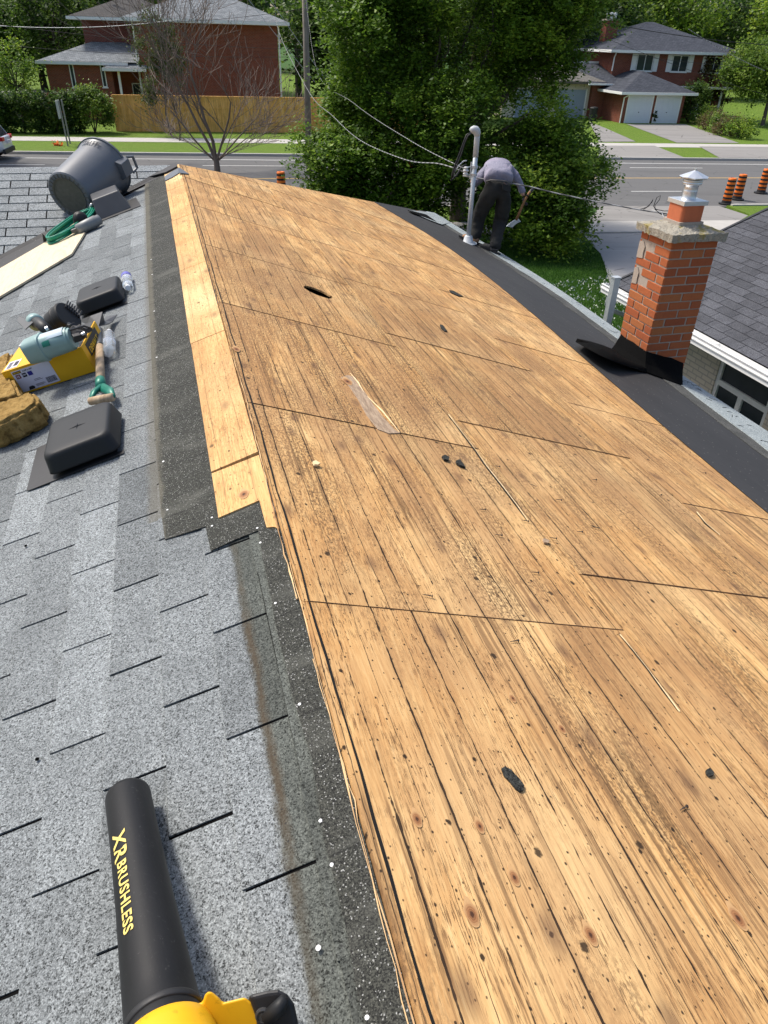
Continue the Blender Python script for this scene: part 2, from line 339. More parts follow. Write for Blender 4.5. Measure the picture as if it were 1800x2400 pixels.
def chbrick():
    m=NT('chimney_brick'); t=m.attr('tone'); n=m.noise(None,45,4,.7); w=m.noise(None,9,3,.6)
    c=m.ramp(t,[(0,(.27,.078,.036)),(.35,(.34,.10,.042)),(.65,(.37,.115,.046)),(1,(.37,.135,.052))])
    c=m.mix(m.mul(m.step(n,.5,.75),.4),c,(.17,.055,.032)); c=m.mix(m.mul(m.step(w,.58,.75),.18),c,(.42,.2,.10)); return m.fin(c,.9,0,m.bump(n,.5,.004),.15)
M_chb=chbrick()
M_mortar=simple('mortar',(.36,.31,.26),.95,0,.2,60,.5)
def capmat():
    m=NT('weathered_cement'); g=m.vor(None,120,0); n=m.noise(None,22,5,.7); l=m.noise(None,7,4,.6)
    c=m.mix(n,(.20,.185,.15),(.46,.43,.36)); c=m.mix(m.mul(m.step(m.noise(None,60,4,.7),.52,.66),.6),c,(.09,.085,.07))
    c=m.mix(m.mul(m.step(l,.52,.64),.75),c,(.30,.24,.055)); return m.fin(c,.95,0,m.bump(m.noise(None,70,4,.7),1.,.012),.15)
M_cap=capmat()
M_clay=simple('clay_flue',(.46,.135,.06),.75,0,.18,14,.2)
M_galv=simple('galvanised_steel',(.62,.64,.66),.38,.75,.12,24)
M_galv_dull=simple('dull_galvanised',(.50,.53,.55),.5,.5,.15,18)
M_pvc=simple('grey_plastic_conduit',(.50,.52,.53),.45,0,.08,20)
M_white=simple('white_paint',(.78,.78,.76),.5,0,.06,6)
M_alu=simple('aluminium_trim',(.72,.73,.74),.4,.3,.08,5)
M_trimbrown=simple('brown_drip_edge',(.16,.12,.10),.5,.2,.2,10)
M_glass=simple('dark_window_glass',(.035,.042,.05),.08,0,.3,3,0,.6)
M_black=simple('black_vent_plastic',(.017,.018,.019),.5,0,.25,9,.06,.28)
M_blackm=simple('matt_black_plastic',(.022,.022,.023),.5,0,.2,30,.1,.4)
M_mem=simple('black_membrane',(.004,.004,.004),.85,0,.3,12,.5,.06)
M_metal_dk=simple('dark_steel',(.10,.10,.10),.45,.6,.3,40)
M_darkin=simple('dark_interior',(.01,.01,.01),.9)
def tubemat():
    m=NT('scuffed_black_tube'); n=m.noise(None,6,4,.6); s=m.noise(m.sc(m.P,140,26,60),1,4,.75,dist=2.); s2=m.noise(m.sc(m.P,30,150,70),1,3,.7,dist=1.5)
    c=m.mix(n,(.008,.008,.0085),(.016,.016,.017)); c=m.mix(m.mul(m.step(s,.6,.74),.22),c,(.15,.145,.14)); c=m.mix(m.mul(m.step(s2,.64,.76),.16),c,(.17,.165,.155)); return m.fin(c,m.add(.36,m.mul(n,.25)),0,m.bump(m.noise(None,180,3,.6),.12,.001),.3)
M_tube=tubemat()
def yel():
    m=NT('yellow_plastic'); n=m.noise(None,16,5,.7); c=m.mix(n,(.72,.36,.008),(.80,.44,.014)); c=m.mix(m.mul(m.step(m.noise(None,40,4,.7),.57,.72),.5),c,(.30,.15,.01)); return m.fin(c,.42,0,None,.4)
M_yel=yel()
def carton():
    m=NT('yellow_carton'); n=m.noise(None,12,4,.6); c=m.mix(n,(.70,.36,.006),(.78,.43,.012)); c=m.mix(m.mul(m.step(m.noise(None,55,3,.7),.62,.75),.4),c,(.42,.2,.01)); return m.fin(c,.5,0,None,.35)
M_carton=carton()
M_cartonblk=simple('black_carton_print',(.03,.03,.03),.5)
M_label=simple('white_paper_label',(.62,.60,.68),.6,0,.05,8)
M_ink=simple('black_ink',(.02,.02,.025),.6); M_inkred=simple('maroon_ink',(.20,.06,.06),.6); M_inkblue=simple('navy_ink',(.03,.03,.22),.6); M_inkyel=simple('yellow_ink',(.66,.42,.03),.6)
M_txty=simple('pale_yellow_print',(.72,.56,.16),.55,0,.18,60)
M_nailer=simple('sage_green_nailer_case',(.23,.34,.33),.42,.1,.22,10,.05,.45)
M_nailer_lbl=simple('pale_nailer_sticker',(.42,.5,.56),.4,0,.25,20)
M_bin=simple('grey_bin_plastic',(.115,.125,.14),.42,0,.18,7,.1,.45)
M_bin_in=simple('dusty_bin_base',(.11,.105,.085),.8,0,.4,30,.2)
M_hose=simple('green_hose',(.006,.235,.14),.35,0,.15,20,0,.5)
M_ply=None
def plymat():
    m=NT('fresh_plywood'); n=m.noise(m.sc(m.P,9,1.3,1),1,3,.5,dist=1.5); w=m.m('SINE',m.mul(n,55)); c=m.mix(m.mul(m.step(w,.3,1),.35),(.66,.56,.39),(.50,.33,.18)); c=m.mix(m.mul(m.noise(None,120,2,.6),.12),c,(.5,.36,.2)); return m.fin(c,.7,0,None,.25)
M_ply=plymat()
M_foam=None
def foammat():
    m=NT('old_tan_foam'); n=m.noise(None,16,6,.75); g=m.noise(None,90,3,.7); c=m.ramp(n,[(.3,(.07,.04,.014)),(.45,(.26,.165,.055)),(.6,(.36,.235,.085)),(.8,(.46,.33,.14))]); c=m.mix(m.mul(m.step(g,.55,.7),.4),c,(.2,.1,.03)); return m.fin(c,.95,0,m.bump(m.noise(None,60,5,.7),1.,.01),.1)
M_foam=foammat()
M_oldwood=plain_wood('worn_tool_wood',(.30,.21,.13),(.50,.38,.25),50,4)
M_green=simple('green_painted_steel',(.012,.16,.11),.4,.1,.2,20,0,.5)
def bottlem():
    m=NT('clear_bottle_plastic'); n=m.noise(None,60,3,.6); return m.fin((.9,.94,.97),.08,0,m.bump(n,.5,.004),.5,trans=.85,ior=1.25)
M_bottle=bottlem(); M_cap_w=simple('white_bottle_cap',(.75,.77,.8),.4); M_blabel=simple('purple_blue_label',(.12,.12,.42),.5,0,.3,30)
# ---- ground ----
def grass(name,a,b,c_,sc_=1.):
    m=NT(name); f=m.noise(None,26*sc_,5,.75); g=m.noise(None,.7,4,.6); h=m.noise(None,5,4,.7)
    c=m.mix(m.step(f,.3,.72),a,b); c=m.mix(m.mul(m.step(g,.42,.66),.5),c,c_); c=m.mix(m.mul(m.step(h,.5,.75),.4),c,tuple(x*.6 for x in a)); return m.fin(c,.9,0,m.bump(f,1.,.05),.2)
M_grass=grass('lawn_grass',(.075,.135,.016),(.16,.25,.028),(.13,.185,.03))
M_grass_sh=grass('shaded_yard_grass',(.020,.062,.008),(.055,.135,.018),(.05,.09,.015),1.)  # darker copy of the lawn, shade under the tree put into its green
def asphalt(name,a,b,crk=1.):
    m=NT(name); f=m.noise(None,40,4,.7); g=m.noise(m.sc(m.P,.12,.8,1),1,4,.6); k=m.noise(m.sc(m.P,.05,1.6,1),1,2,.5)
    c=m.mix(f,a,b); c=m.mix(m.mul(m.step(g,.45,.7),.35),c,tuple(x*.72 for x in a)); c=m.mix(m.mul(m.step(k,.55,.7),.25),c,tuple(min(1,x*1.25) for x in b))
    q=m.vor(m.add(m.noise(None,.6,3,.6,col=True),0) if False else None,.33,0,'DISTANCE_TO_EDGE'); w=m.noise(None,2,3,.6)
    c=m.mix(m.mul(m.mul(m.sub(1.,m.step(q,.004,.012)),m.step(w,.45,.6)),.45*crk),c,(.03,.03,.03)); return m.fin(c,.9,0,m.bump(f,.3,.01),.2)
M_road=asphalt('road_asphalt',(.105,.105,.105),(.145,.143,.14))
M_drive=asphalt('driveway_asphalt',(.20,.19,.18),(.28,.27,.255),1.)
M_drive2=asphalt('near_driveway_asphalt',(.27,.265,.26),(.36,.35,.34),1.)
M_conc=simple('pavement_concrete',(.42,.40,.37),.9,0,.15,3,.2)
M_kerb=simple('kerb_concrete',(.40,.385,.36),.9,0,.15,3)
M_mw=simple('worn_white_road_paint',(.52,.52,.50),.8,0,.25,9); M_my=simple('yellow_road_paint',(.52,.35,.12),.8,0,.25,9)
# ---- plants ----
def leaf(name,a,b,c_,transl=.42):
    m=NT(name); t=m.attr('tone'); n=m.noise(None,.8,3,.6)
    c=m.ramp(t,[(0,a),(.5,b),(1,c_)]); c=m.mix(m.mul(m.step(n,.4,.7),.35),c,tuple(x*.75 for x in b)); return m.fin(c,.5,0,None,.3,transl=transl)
M_leaf=leaf('green_leaves',(.045,.100,.012),(.145,.255,.024),(.36,.47,.05))
M_leaf_dk=leaf('dark_leaves',(.018,.044,.009),(.050,.105,.018),(.14,.22,.032))
M_leaf_yl=leaf('yellow_green_leaves',(.045,.095,.014),(.115,.20,.028),(.25,.35,.05))
M_leaf_con=leaf('conifer_green',(.05,.075,.02),(.09,.12,.03),(.14,.17,.05))
M_leaf_or=leaf('orange_flowers',(.55,.10,.02),(.7,.14,.02),(.8,.25,.05))
M_leaf_fade=leaf('faded_red_shrub_leaves',(.10,.06,.03),(.15,.11,.04),(.13,.17,.05))
M_bark=simple('grey_bark',(.12,.10,.085),.95,0,.35,20,.6)
M_twig=simple('bare_twig_bark',(.155,.12,.10),.9,0,.3,6)
M_bark2=simple('dark_bark',(.06,.05,.04),.95,0,.35,12,.5)
M_pole=plain_wood('weathered_pole_wood',(.17,.145,.12),(.27,.235,.195),40,1.)
M_cedar=plain_wood('cedar_fence_boards',(.62,.31,.085),(.85,.48,.165),7,1.)
def roofs(name,a,b,bw=.3,rh=.14):
    m=NT(name); x,y,z=m.sep(m.P); q=m.n('TexBrick'); m.put(q.inputs['Vector'],m.comb(m.add(x,m.mul(y,.3)),m.mul(z,3.),0)); q.inputs['Color1'].default_value=(*a,1); q.inputs['Color2'].default_value=(*b,1); q.inputs['Mortar'].default_value=(*[v*.5 for v in a],1); q.inputs['Scale'].default_value=1; q.inputs['Brick Width'].default_value=bw; q.inputs['Row Height'].default_value=rh; q.inputs['Mortar Size'].default_value=.012
    n=m.noise(None,5,5,.7); c=m.mix(m.mul(m.step(n,.35,.7),.5),q.outputs[0],tuple(v*.65 for v in a)); c=m.mix(m.mul(m.step(m.noise(None,22,3,.7),.5,.7),.3),c,tuple(min(1,v*1.7) for v in b)); return m.fin(c,.9,0,None,.15)
M_roof_l=roofs('blue_grey_far_shingles',(.14,.155,.165),(.27,.285,.295))
M_roof_l2=roofs('brown_grey_far_shingles',(.065,.062,.06),(.10,.095,.09))
M_roof_r=roofs('charcoal_far_shingles',(.045,.05,.062),(.085,.092,.11))
M_roof_g=roofs('brown_grey_shingles',(.15,.14,.125),(.21,.20,.18))
M_bluedoor=simple('grey_blue_door_paint',(.30,.35,.42),.5,0,.08,4)
M_orange=simple('orange_barrel_plastic',(.72,.16,.02),.45,0,.1,10); M_bandblk=simple('black_barrel_band',(.02,.02,.02),.5)
M_shirt=None
def shirtm():
    m=NT('faded_mauve_shirt'); n=m.noise(None,7,4,.6); f=m.noise(m.sc(m.P,14,14,4),1,4,.7); c=m.mix(n,(.19,.185,.235),(.27,.26,.325)); c=m.mix(m.mul(m.step(m.noise(None,3,3,.5),.5,.65),.4),c,(.33,.29,.37)); return m.fin(c,.9,0,m.bump(f,.8,.02),.1)
M_shirt=shirtm()
M_trous=simple('dark_grey_work_trousers',(.034,.034,.032),.95,0,.4,8,.9,.05)
M_boot=simple('worn_work_boots',(.30,.17,.09),.7,0,.4,30); M_sole=simple('dark_boot_rubber',(.03,.03,.03),.8)
M_skin=simple('skin',(.42,.25,.18),.6,0,.1,20); M_hair=simple('dark_hair',(.03,.025,.02),.8); M_glove=simple('dark_work_glove',(.06,.05,.06),.85,0,.3,20); M_glove_w=simple('white_work_glove',(.6,.6,.58),.85)
M_sign=simple('sign_board',(.55,.55,.54),.6,0,.1,6); M_wire=simple('black_cable',(.02,.02,.02),.5); M_wireal=simple('bare_aluminium_cable',(.55,.56,.57),.4,.5)
def stripes():
    m=NT('twisted_service_cable'); x,y,z=m.sep(m.P); w=m.m('SINE',m.mul(m.add(m.add(x,y),z),42)); c=m.mix(m.step(w,-.6,.6),(.10,.10,.10),(.33,.33,.33)); return m.fin(c,.5)
M_twist=stripes()
def paint(name,c): return simple(name,c,.25,.2,.04,3,0,.6)
M_carw=paint('white_car_paint',(.70,.72,.74)); M_carb=paint('blue_grey_car_paint',(.05,.08,.12)); M_cark=paint('black_car_paint',(.012,.014,.018)); M_tail=simple('red_tail_lamp',(.5,.01,.015),.2); M_tyre=simple('tyre_rubber',(.02,.02,.02),.85); M_rim=simple('alloy_rim',(.4,.4,.42),.35,.7)
# =============== OUR HOUSE (the roof the picture stands on) ===============
cRr=math.cos(aR)
house=thing('bungalow','bungalow with stripped bare wood roof deck beside grey shingles, in the foreground','house',(float(P0[0]),float(P0[1]),0))
def hipclip(poly): return clip(poly,-cRr,1,8.2)
# --- deck sheets ---
mb=MB(); ts=[0,1.0,2.04,3.08,4.12]
js=[[-2.4,-1.15,.06,1.29,2.43,3.64,4.85,6.13,7.45,8.7,9.9],[-2,-.85,.35,1.565,2.71,3.88,5.05,6.2,7.4,8.6,9.8,11],[-2.4,-1.2,0,1.1,2.28,3.4,4.5,5.7,6.9,8.1,9.3,10.5,12],[-2,-.8,.45,1.6,2.8,4.,5.2,6.4,7.6,8.8,10,11.2,12.6]]
hol=[Rq(*p) for p in [(710,676),(716,674),(728,677),(742,682),(758,689),(772,697),(779,703),(770,705),(756,701),(741,696),(726,689),(715,682)]]
hs=sum(p[1] for p in hol)/len(hol); ht=sum(p[0] for p in hol)/len(hol)
g=.0022
for r in range(4):
    for i in range(len(js[r])-1):
        t0,t1=ts[r]+(g if r else .0),ts[r+1]-g; s0,s1=js[r][i]+g,js[r][i+1]-g
        if r==0: t0=-.004+rng.uniform(-.003,.006)
        mb.tone=float(rng.uniform(.01,1)); z=float(rng.uniform(0,.003))
        poly=hipclip([(t0,s0),(t1,s0),(t1,s1),(t0,s1)])
        if len(poly)<3: continue
        if r==0 and s0<hs<s1:
            def tcut(P): return clip(P,0,1,hs),clip(P,0,-1,-hs)
            # two half sheets with the half opening between them
            up=sorted([p for p in hol if p[1]>=hs],key=lambda p:p[0]); dn=sorted([p for p in hol if p[1]<hs],key=lambda p:p[0])
            tl=min(p[0] for p in hol)-.004; tr=max(p[0] for p in hol)+.004
            mb.prism([(t0,s0),(t1,s0),(t1,hs),(tr,hs)]+dn[::-1]+[(tl,hs),(t0,hs)],z,z+.011)
            mb.prism([(t0,hs),(tl,hs)]+up+[(tr,hs),(t1,hs),(t1,s1),(t0,s1)],z,z+.011)
        else: mb.prism(poly,z,z+.011)
deck=mb.build('roof_deck',M_deck,house,MR)
ledge=MB()
for q in [(840,755),(880,752),(930,770)]: pass
# black sheet painting the attic's shade, seen through the gaps and the hole
mb=MB(); mb.prism(hipclip([(-.02,-2.4),(4.1,-2.4),(4.1,12.4),(-.02,12.4)]),-.30,-.28); mb.build('attic_shade_sheet',M_darkin,house,MR)
# torn veneer patch and sliver
tv=[Rq(*c3(*p)) for p in [(1040,1262),(1075,1248),(1115,1258),(1135,1290),(1165,1335),(1210,1400),(1270,1480),(1330,1545),(1362,1566),(1300,1568),(1240,1545),(1180,1470),(1135,1385),(1085,1310)]]
mv=NT('torn_veneer_wood'); f_=mv.noise(mv.sc(mv.P,60,14,1),1,4,.7); M_veneer=mv.fin(mv.mix(mv.step(f_,.3,.7),(.26,.18,.12),(.46,.34,.23)),.85,0,mv.bump(f_,.8,.006))
mb=MB(); mb.prism(tv,.0120,.0156); tag(mb.build('torn_veneer',M_veneer,house,MR),'brown patch where the top veneer is torn away')
M_pale=simple('fresh_split_wood',(.80,.62,.36),.8,0,.15,30); 
for a,b,w in (((1090,1235),(1170,1350),.006),((1170,1350),(1360,1560),.007)):
    p=Rq(*c3(*a)); q=Rq(*c3(*b)); mb=MB(); mb.tube([(*p,.014),((p[0]+q[0])/2+.004,(p[1]+q[1])/2,.018),(*q,.014)],[.001,w*.5,.001],5); mb.build('wood_splinter',M_pale,deck,MR)
# splintered long cracks
def crack(px,conv,w):
    pts=[Rq(*conv(*p)) for p in px]; mb=MB(); mk=MB()
    mk.prism([(p[0]-w*(1 if 0<i<len(pts)-1 else .1),p[1]) for i,p in enumerate(pts)]+[(p[0]+w*(1 if 0<i<len(pts)-1 else .1),p[1]) for i,p in list(enumerate(pts))[::-1]],.0130,.0150)
    mb.prism([(p[0]+w,p[1]) for p in pts]+[(p[0]+w+.003*math.sin(2.5*i+1)**2,p[1]) for i,p in list(enumerate(pts))[::-1]],.0130,.0165)
    mb.build('wood_splinter',M_pale,deck,MR); mk.build('crack',M_darkin,deck,MR)
crack([(1005,545),(1060,610),(1130,700),(1190,785),(1260,880)],cB,.0022)
crack([(270,880),(330,960),(390,1040),(430,1100),(500,1190),(560,1270),(610,1340)],cD,.0035); crack([(1340,1300),(1380,1350),(1440,1400)],cD,.005)
M_joint=simple('dark_joint_gap',(.075,.042,.024),.95,0,.5,40)
# dark open joints between sheets
for r in range(3):
    for i in range(1,len(js[r])-1):
        s_=js[r][i]; lo,hi=ts[r]+.01,ts[r+1]-.01
        if s_<-.2 or s_>8.2+hi*cRr*.8: continue
        n_=14; u=[lo+(hi-lo)*k/n_ for k in range(n_+1)]; w=[.0006+.0026*abs(math.sin(k*1.7+i*2+r))*(.35+.65*abs(math.sin(i*3.1+r))) for k in range(n_+1)]; mb=MB()
        mb.prism(hipclip([(a,s_-b) for a,b in zip(u,w)]+[(a,s_+b*.6) for a,b in list(zip(u,w))[::-1]]),.0135,.0150); mb.build('sheet_joint',M_joint,deck,MR)
# knots
kn=[(130,1350,1.),(400,1380,.9),(548,1602,.95),(365,1762,1.25),(875,1850,1.1),(1510,1775,1.4),(757,957,.9),(545,825,.8)]
knot=None
def knotmesh():
    mb=MB(); n=20; v=[(0,0,.0004)]; 
    for k in range(n): a=2*math.pi*k/n; v.append((.020*math.cos(a)*(1+.15*math.sin(3*a)),.036*math.sin(a)+(.016 if math.sin(a)>.9 else 0),0))
    return mb.add(v,[(0,1+k,1+(k+1)%n) for k in range(n)])
for x,y,sc in [(a,b,c*.52) for a,b,c in kn]:
    t,s=Rq(*cB(x,y)); M=MR@Matrix.Translation((t,s,.0150))@Matrix.Diagonal((sc,sc*.9,1,1))
    if knot is None: knot=knotmesh().build('knot',M_knot,deck,M)
    else:
        c=knot.copy(); link(c); c.parent=deck; c.matrix_basis=WM[deck.name].inverted()@M
for x,y,sc in [(380,1300,.9),(527,1905,.85)]:
    t,s=Lq(*c3(x,y)); M=ML@Matrix.Translation((t,s,.0165))@Matrix.Diagonal((sc,sc*.75,1,1)); c=knot.copy(); link(c); c.parent=deck; c.matrix_basis=WM[deck.name].inverted()@M
for x,y,sc in [(1075,1285,1.2),(470,1110,.9)]:
    t,s=Rq(*c3(x,y)); M=MR@Matrix.Translation((t,s,.0165))@Matrix.Diagonal((sc,sc*.9,1,1)); c=knot.copy(); link(c); c.parent=deck; c.matrix_basis=WM[deck.name].inverted()@M
# --- left slope base, shingle tabs ---
cL=math.cos(aL); kV=.916*cL
def valclip(poly,off=0.): return clip(poly,-kV,1,8.2+off)   # s <= 8.2 + kV*t
mb=MB(); mb.prism(valclip([(-4.2,-2.4),(0,-2.4),(0,9),(-4.2,9)]),-.03,0); mb.build('shingle_backing',M_mem,house,ML)
EX=.1325
def tab(mb,poly,thi,ex,n0=.0018,n1=.006,th=.004,axis=0):
    if len(poly)<3: return
    a=sum(poly[i][0]*poly[(i+1)%len(poly)][1]-poly[(i+1)%len(poly)][0]*poly[i][1] for i in range(len(poly)))
    if a<0: poly=poly[::-1]
    f=lambda p:n0+(thi-p[axis])/ex*(n1-n0); n=len(poly)
    v=[(p[0],p[1],0.0003) for p in poly]+[(p[0],p[1],f(p)+.0005) for p in poly]
    mb.add(v,[list(range(n,2*n))]+[(i,(i+1)%n,n+(i+1)%n,n+i) for i in range(n)])
mb=MB()
for k in range(-1,31):
    th=-.09-EX*k if k>=0 else 0.; tlw=-.09-EX*(k+1); ex=th-tlw
    ph=.03 if k%2==0 else .185
    if k<0: ph=.185
    j=-8; tr_={}
    while True:
        s0=ph+j*.32; j+=1
        if s0>8.6: break
        gq=(j+k)//2; tr_.setdefault(gq,float(np.clip(rng.normal(.62,.25),0.22,1))); mb.tone=float(np.clip(tr_[gq]+rng.normal(0,.10),.01,1)); w=float(rng.uniform(.0025,.0048)) if k>=0 else .0002; jt=float(rng.normal(0,.002))
        tab(mb,valclip([(tlw+jt,s0+w),(th,s0+w),(th,s0+.32-w),(tlw+jt,s0+.32-w)],-.13),th,ex)
field=mb.build('shingle_field',M_sh,house,ML)
# unfaded dark band, brown glue-stained strip, wood strip beside the ridge
A=[Lq(*p) for p in [(340,402),(346,600),(355,800),(365,1000),(380,1200),(390,1270),(485,1240),(497,1297),(560,1268),(606,1250),(650,1244)]]
ws=[Lq(*c3(*p)) for p in [(690,2080),(650,2085),(610,1935),(388,2030),(345,1750),(230,1060),(165,670),(135,480),(90,180)]]
ws=[(p[0],p[1]) for p in ws]
mb=MB(); mb.prism(A+ws[:]+[(-.16,8.1)],.0075,.0100)
def wob(s,a=.004): return a*math.sin(s*9.1)+a*.6*math.sin(s*23+1)+a*.5*math.sin(s*61)
ss=[1.66-.08*i for i in range(40)]
mb.prism([(-.068+wob(s),s) for s in ss]+[(-.004,s) for s in ss[::-1]],.0082,.0112)
mb.build('dark_shingle_band',M_band,house,ML)
wj=[(-.006,1.66),(-.006,2.03),(-.006,3.22),(-.006,4.4),(-.006,5.75),(-.006,7.0),(-.006,8.2)]
mb=MB(); yb=[1.62,2.03,3.20,4.41,5.78,7.0,8.2]
def wl(s):   # left edge of the wood strip
    return -.165
mb.tone=.3; mb.prism([(ws[1][0],ws[1][1]),(ws[0][0],ws[0][1]-.0),(-.004,ws[0][1]-.02),(-.004,2.025),(-.165,2.025),(ws[3][0],ws[3][1]),(ws[2][0],ws[2][1])],.0060,.0150)
for i in range(1,6):
    mb.tone=float(rng.uniform(.1,.9)); w0=.004
    mb.prism([(-.166+rng.uniform(-.004,.002),yb[i]+w0),(-.004,yb[i]+w0+.01),(-.004,yb[i+1]-w0+.01),(-.166+rng.uniform(-.004,.002),yb[i+1]-w0)],.0055,.0155+float(rng.uniform(0,.002)))
mb.build('ridge_wood_strip',M_strip,house,ML)
# splintered ply edge that runs down the ridge
mb=MB()
for (t,s0,s1,w,n) in ((-.0055,-.9,1.45,.0035,.011),(-.010,.1,1.1,.002,.013),(-.003,1.3,2.2,.004,.017),(.002,2.2,3.0,.003,.018)):
    pts=[]; m_=26
    for i in range(m_):
        s=s0+(s1-s0)*i/(m_-1); pts.append((t+.004*math.sin(s*5+t*900)+float(rng.normal(0,.0012)),s,n+float(rng.normal(0,.0008))))
    mb.tone=.5; mb.tube(pts,[w*float(rng.uniform(.25,1)) for _ in pts],4,flat=.6)
M_edge=plain_wood('splintered_ply_edge',(.34,.19,.085),(.72,.50,.26),90,5); mb.build('ply_edge',M_edge,deck,ML)
mb=MB(); ss3=[-1.5+.1*i for i in range(97)]; mb.prism([(.0125+wob(s,.002),s) for s in ss3]+[(.0155+wob(s,.002)+.003*abs(math.sin(s*7)),s) for s in ss3[::-1]],.0130,.0149); mb.build('crack',M_darkin,deck,MR)
# nail heads
nh=None
def nail(t,s,n,par=field,M0=ML,sc=1.):
    global nh
    M=M0@Matrix.Translation((t,s,n))@Matrix.Scale(sc,4)
    if nh is None:
        b=MB(); b.lathe([(.0055,0),(.0055,.0008),(.003,.0016),(.0004,.0018)],10); nh=b.build('nail_head',M_galv_dull if False else M_white,par,M)
    else:
        c=nh.copy(); link(c); c.parent=par; c.matrix_basis=WM[par.name].inverted()@M
for x,y in [(1131,145),(1197,407),(1302,844),(1393,1347),(1442,1537),(922,36),(923,72),(730,2),(1118,82),(1595,2195)]:
    nail(*Lq(*cA(x,y)),.0112,sc=.62)
nail(*Lq(*cA(1385,1895)),.0108,sc=.8)
for x,y in [(1432,48),(1442,190),(1463,537),(1471,727),(1487,975),(1552,1960)]: nail(*Lq(*c5(x,y)),.0105,sc=.8)
# --- wing (left, across) ---
kW=math.cos(aW)/.916
def wclip(poly,off=0.): return clip(poly,1,-kW,off)    # x <= kW*y
mb=MB(); mb.prism(wclip([(-7,-4),(0,-4),(0,0),(-7,0)]),-.03,0); mb.build('shingle_backing',M_mem,house,MW)
mb=MB(); EW=.134
for k in range(30):
    th=-.11-EW*k; tl=th-EW; ph=.06 if k%2 else .225
    for j in range(-24,1):
        x0=ph+j*.325; mb.tone=float(rng.uniform(.1,1))
        P=wclip([(x0+.006,tl),(x0+.319,tl),(x0+.319,th-.004),(x0+.006,th-.004)],-.03)
        tab(mb,P,th,EW,.0018,.008,axis=1)
mb.tone=.8; tab(mb,wclip([(-7,-.115),(0,-.115),(0,-.0),(-7,-.0)],.05),0,.11,.006,.008,axis=1)
mb.build('shingle_field',M_shw,house,MW)
# far slope of the wing and hip end
mb=MB(); zr=-3.85*math.tan(aR)
mb.add([(0,8.2,.004),(3.95,12.15,zr-.03),(-3.95,12.15,zr-.03)],[(0,1,2)]); mb.add([(0,8.2,.0),(-7,8.2,0),(-7,12.1,-1.34),(0,12.1,-1.34)],[(3,2,1,0)]); mb.build('street_side_shingles',M_shw,house,MH)
# valley lining
mb=MB(); L0=[(-4.1,8.2+kV*-4.1),(-.2,8.2+kV*-.2)]
mb.prism([L0[0],L0[1],(-.20,L0[1][1]-.12),(-.55,7.80-.10),(-1.0,7.08),(-1.55,6.42),(-4.1,L0[0][1]-.34)],.0090,.0115)
mb.build('valley_lining',M_felt,house,ML)
mb=MB(); mb.prism([(-4.2,-4.2/kW),(-.1,-.1/kW),(-.1-.02,-.1/kW+.05),(-4.2,-4.2/kW+.06)],.0100,.0125); mb.build('valley_lining',M_felt,house,MW)
# ridge end cap pieces at the peak
def Lz(px,n): q=onplane(px[0],px[1],P0+NL*n,NL); return q
M_slate=simple('slate_grey_cap_shingle',(.13,.145,.165),.8,0,.2,40,.3)
mb=MB(); cap=[Lq(*c4(*p),.02) for p in [(1283,378),(1330,345),(1395,310),(1392,352),(1340,385),(1285,412)]]; mb.prism(cap,.018,.024)
cap2=[Rq(*c4(*p),.02) for p in [(1385,308),(1400,312),(1470,358),(1392,350)]]; mb2=MB(); mb2.prism(cap2,.016,.022)
tag(mb.build('cap_shingle',M_slate,house,ML),'slate grey cap shingle at the end of the ridge'); mb2.build('cap_shingle',M_slate,house,MR)
mb=MB(); cf=[Lq(*c4(*p),.03) for p in [(1000,385),(1090,350),(1230,305),(1370,272),(1378,300),(1290,345),(1180,375),(1040,425),(985,440)]]; mb.prism(cf,.022,.034); mb.build('ridge_end_felt',M_felt,house,ML)
# --- felt, eave strip ---
fe=[(2.55,-2.4),(2.6,1.0),(2.69,2.34),(2.83,3.69),(2.97,4.8),(3.10,5.7),(3.18,6.44),(3.27,7.5),(3.30,8.73),(3.18,9.8),(2.95,10.9),(2.9,11.4)]
inn=[(3.48,-2.4),(3.5,1),(3.56,3.21),(3.78,4.53),(3.95,5.69),(4.13,7.0),(4.21,7.82),(4.20,9.6),(4.15,11.0),(4.05,12.3)]
out=[(4.15,-2.4),(4.18,1),(4.25,3.88),(4.27,4.84),(4.47,6.41),(4.66,8.0),(4.68,9.0),(4.62,10.5),(4.55,13)]
def cv(p): # even resampling of a curve by s
    xs=[q[1] for q in p]; ys=[q[0] for q in p]; s=np.arange(xs[0],xs[-1]+.01,.25); return [(float(np.interp(a,xs,ys)),float(a)) for a in s]
def sm(p):
    c=cv(p); t=np.array([q[0] for q in c]); k=np.ones(5)/5; t2=np.convolve(np.pad(t,2,'edge'),k,'valid'); return [(float(a),q[1]) for a,q in zip(t2,c)]
fe,inn,out=sm(fe),sm(inn),sm(out)
def band(a,b,n0,n1,name,mat,jit=0):
    mb=MB(); 
    A_=[(p[0]+float(rng.normal(0,jit)),p[1]) for p in a]; poly=hipclip(A_+b[::-1]); mb.prism(poly,n0,n1); return mb.build(name,mat,house,MR)
fl=band(fe,[(p[0]+.25,p[1]) for p in inn],.0165,.0185,'underlayment',M_felt)
band([(p[0],p[1]) for p in inn],[(p[0]-.02,p[1]) for p in out],.020,.0235,'eave_gravel_band',shingle('eave_gravel',(.07,.072,.068),(.14,.14,.13),(.02,.02,.02),stain=.3),.012)
eave_=band([(p[0]+.15,p[1]) for p in inn],out,.0250,.030,'eave_shingle_strip',shingle('eave_shingle',(.27,.31,.315),(.44,.485,.485),(.10,.11,.115),stain=.12),.015)
mb=MB(); poly=hipclip([(p[0]-.01,p[1]) for p in out]+[(p[0]+.035,p[1]) for p in out[::-1]]); mb.prism(poly,-.13,.018); mb.build('drip_edge',M_trimbrown,house,MR)
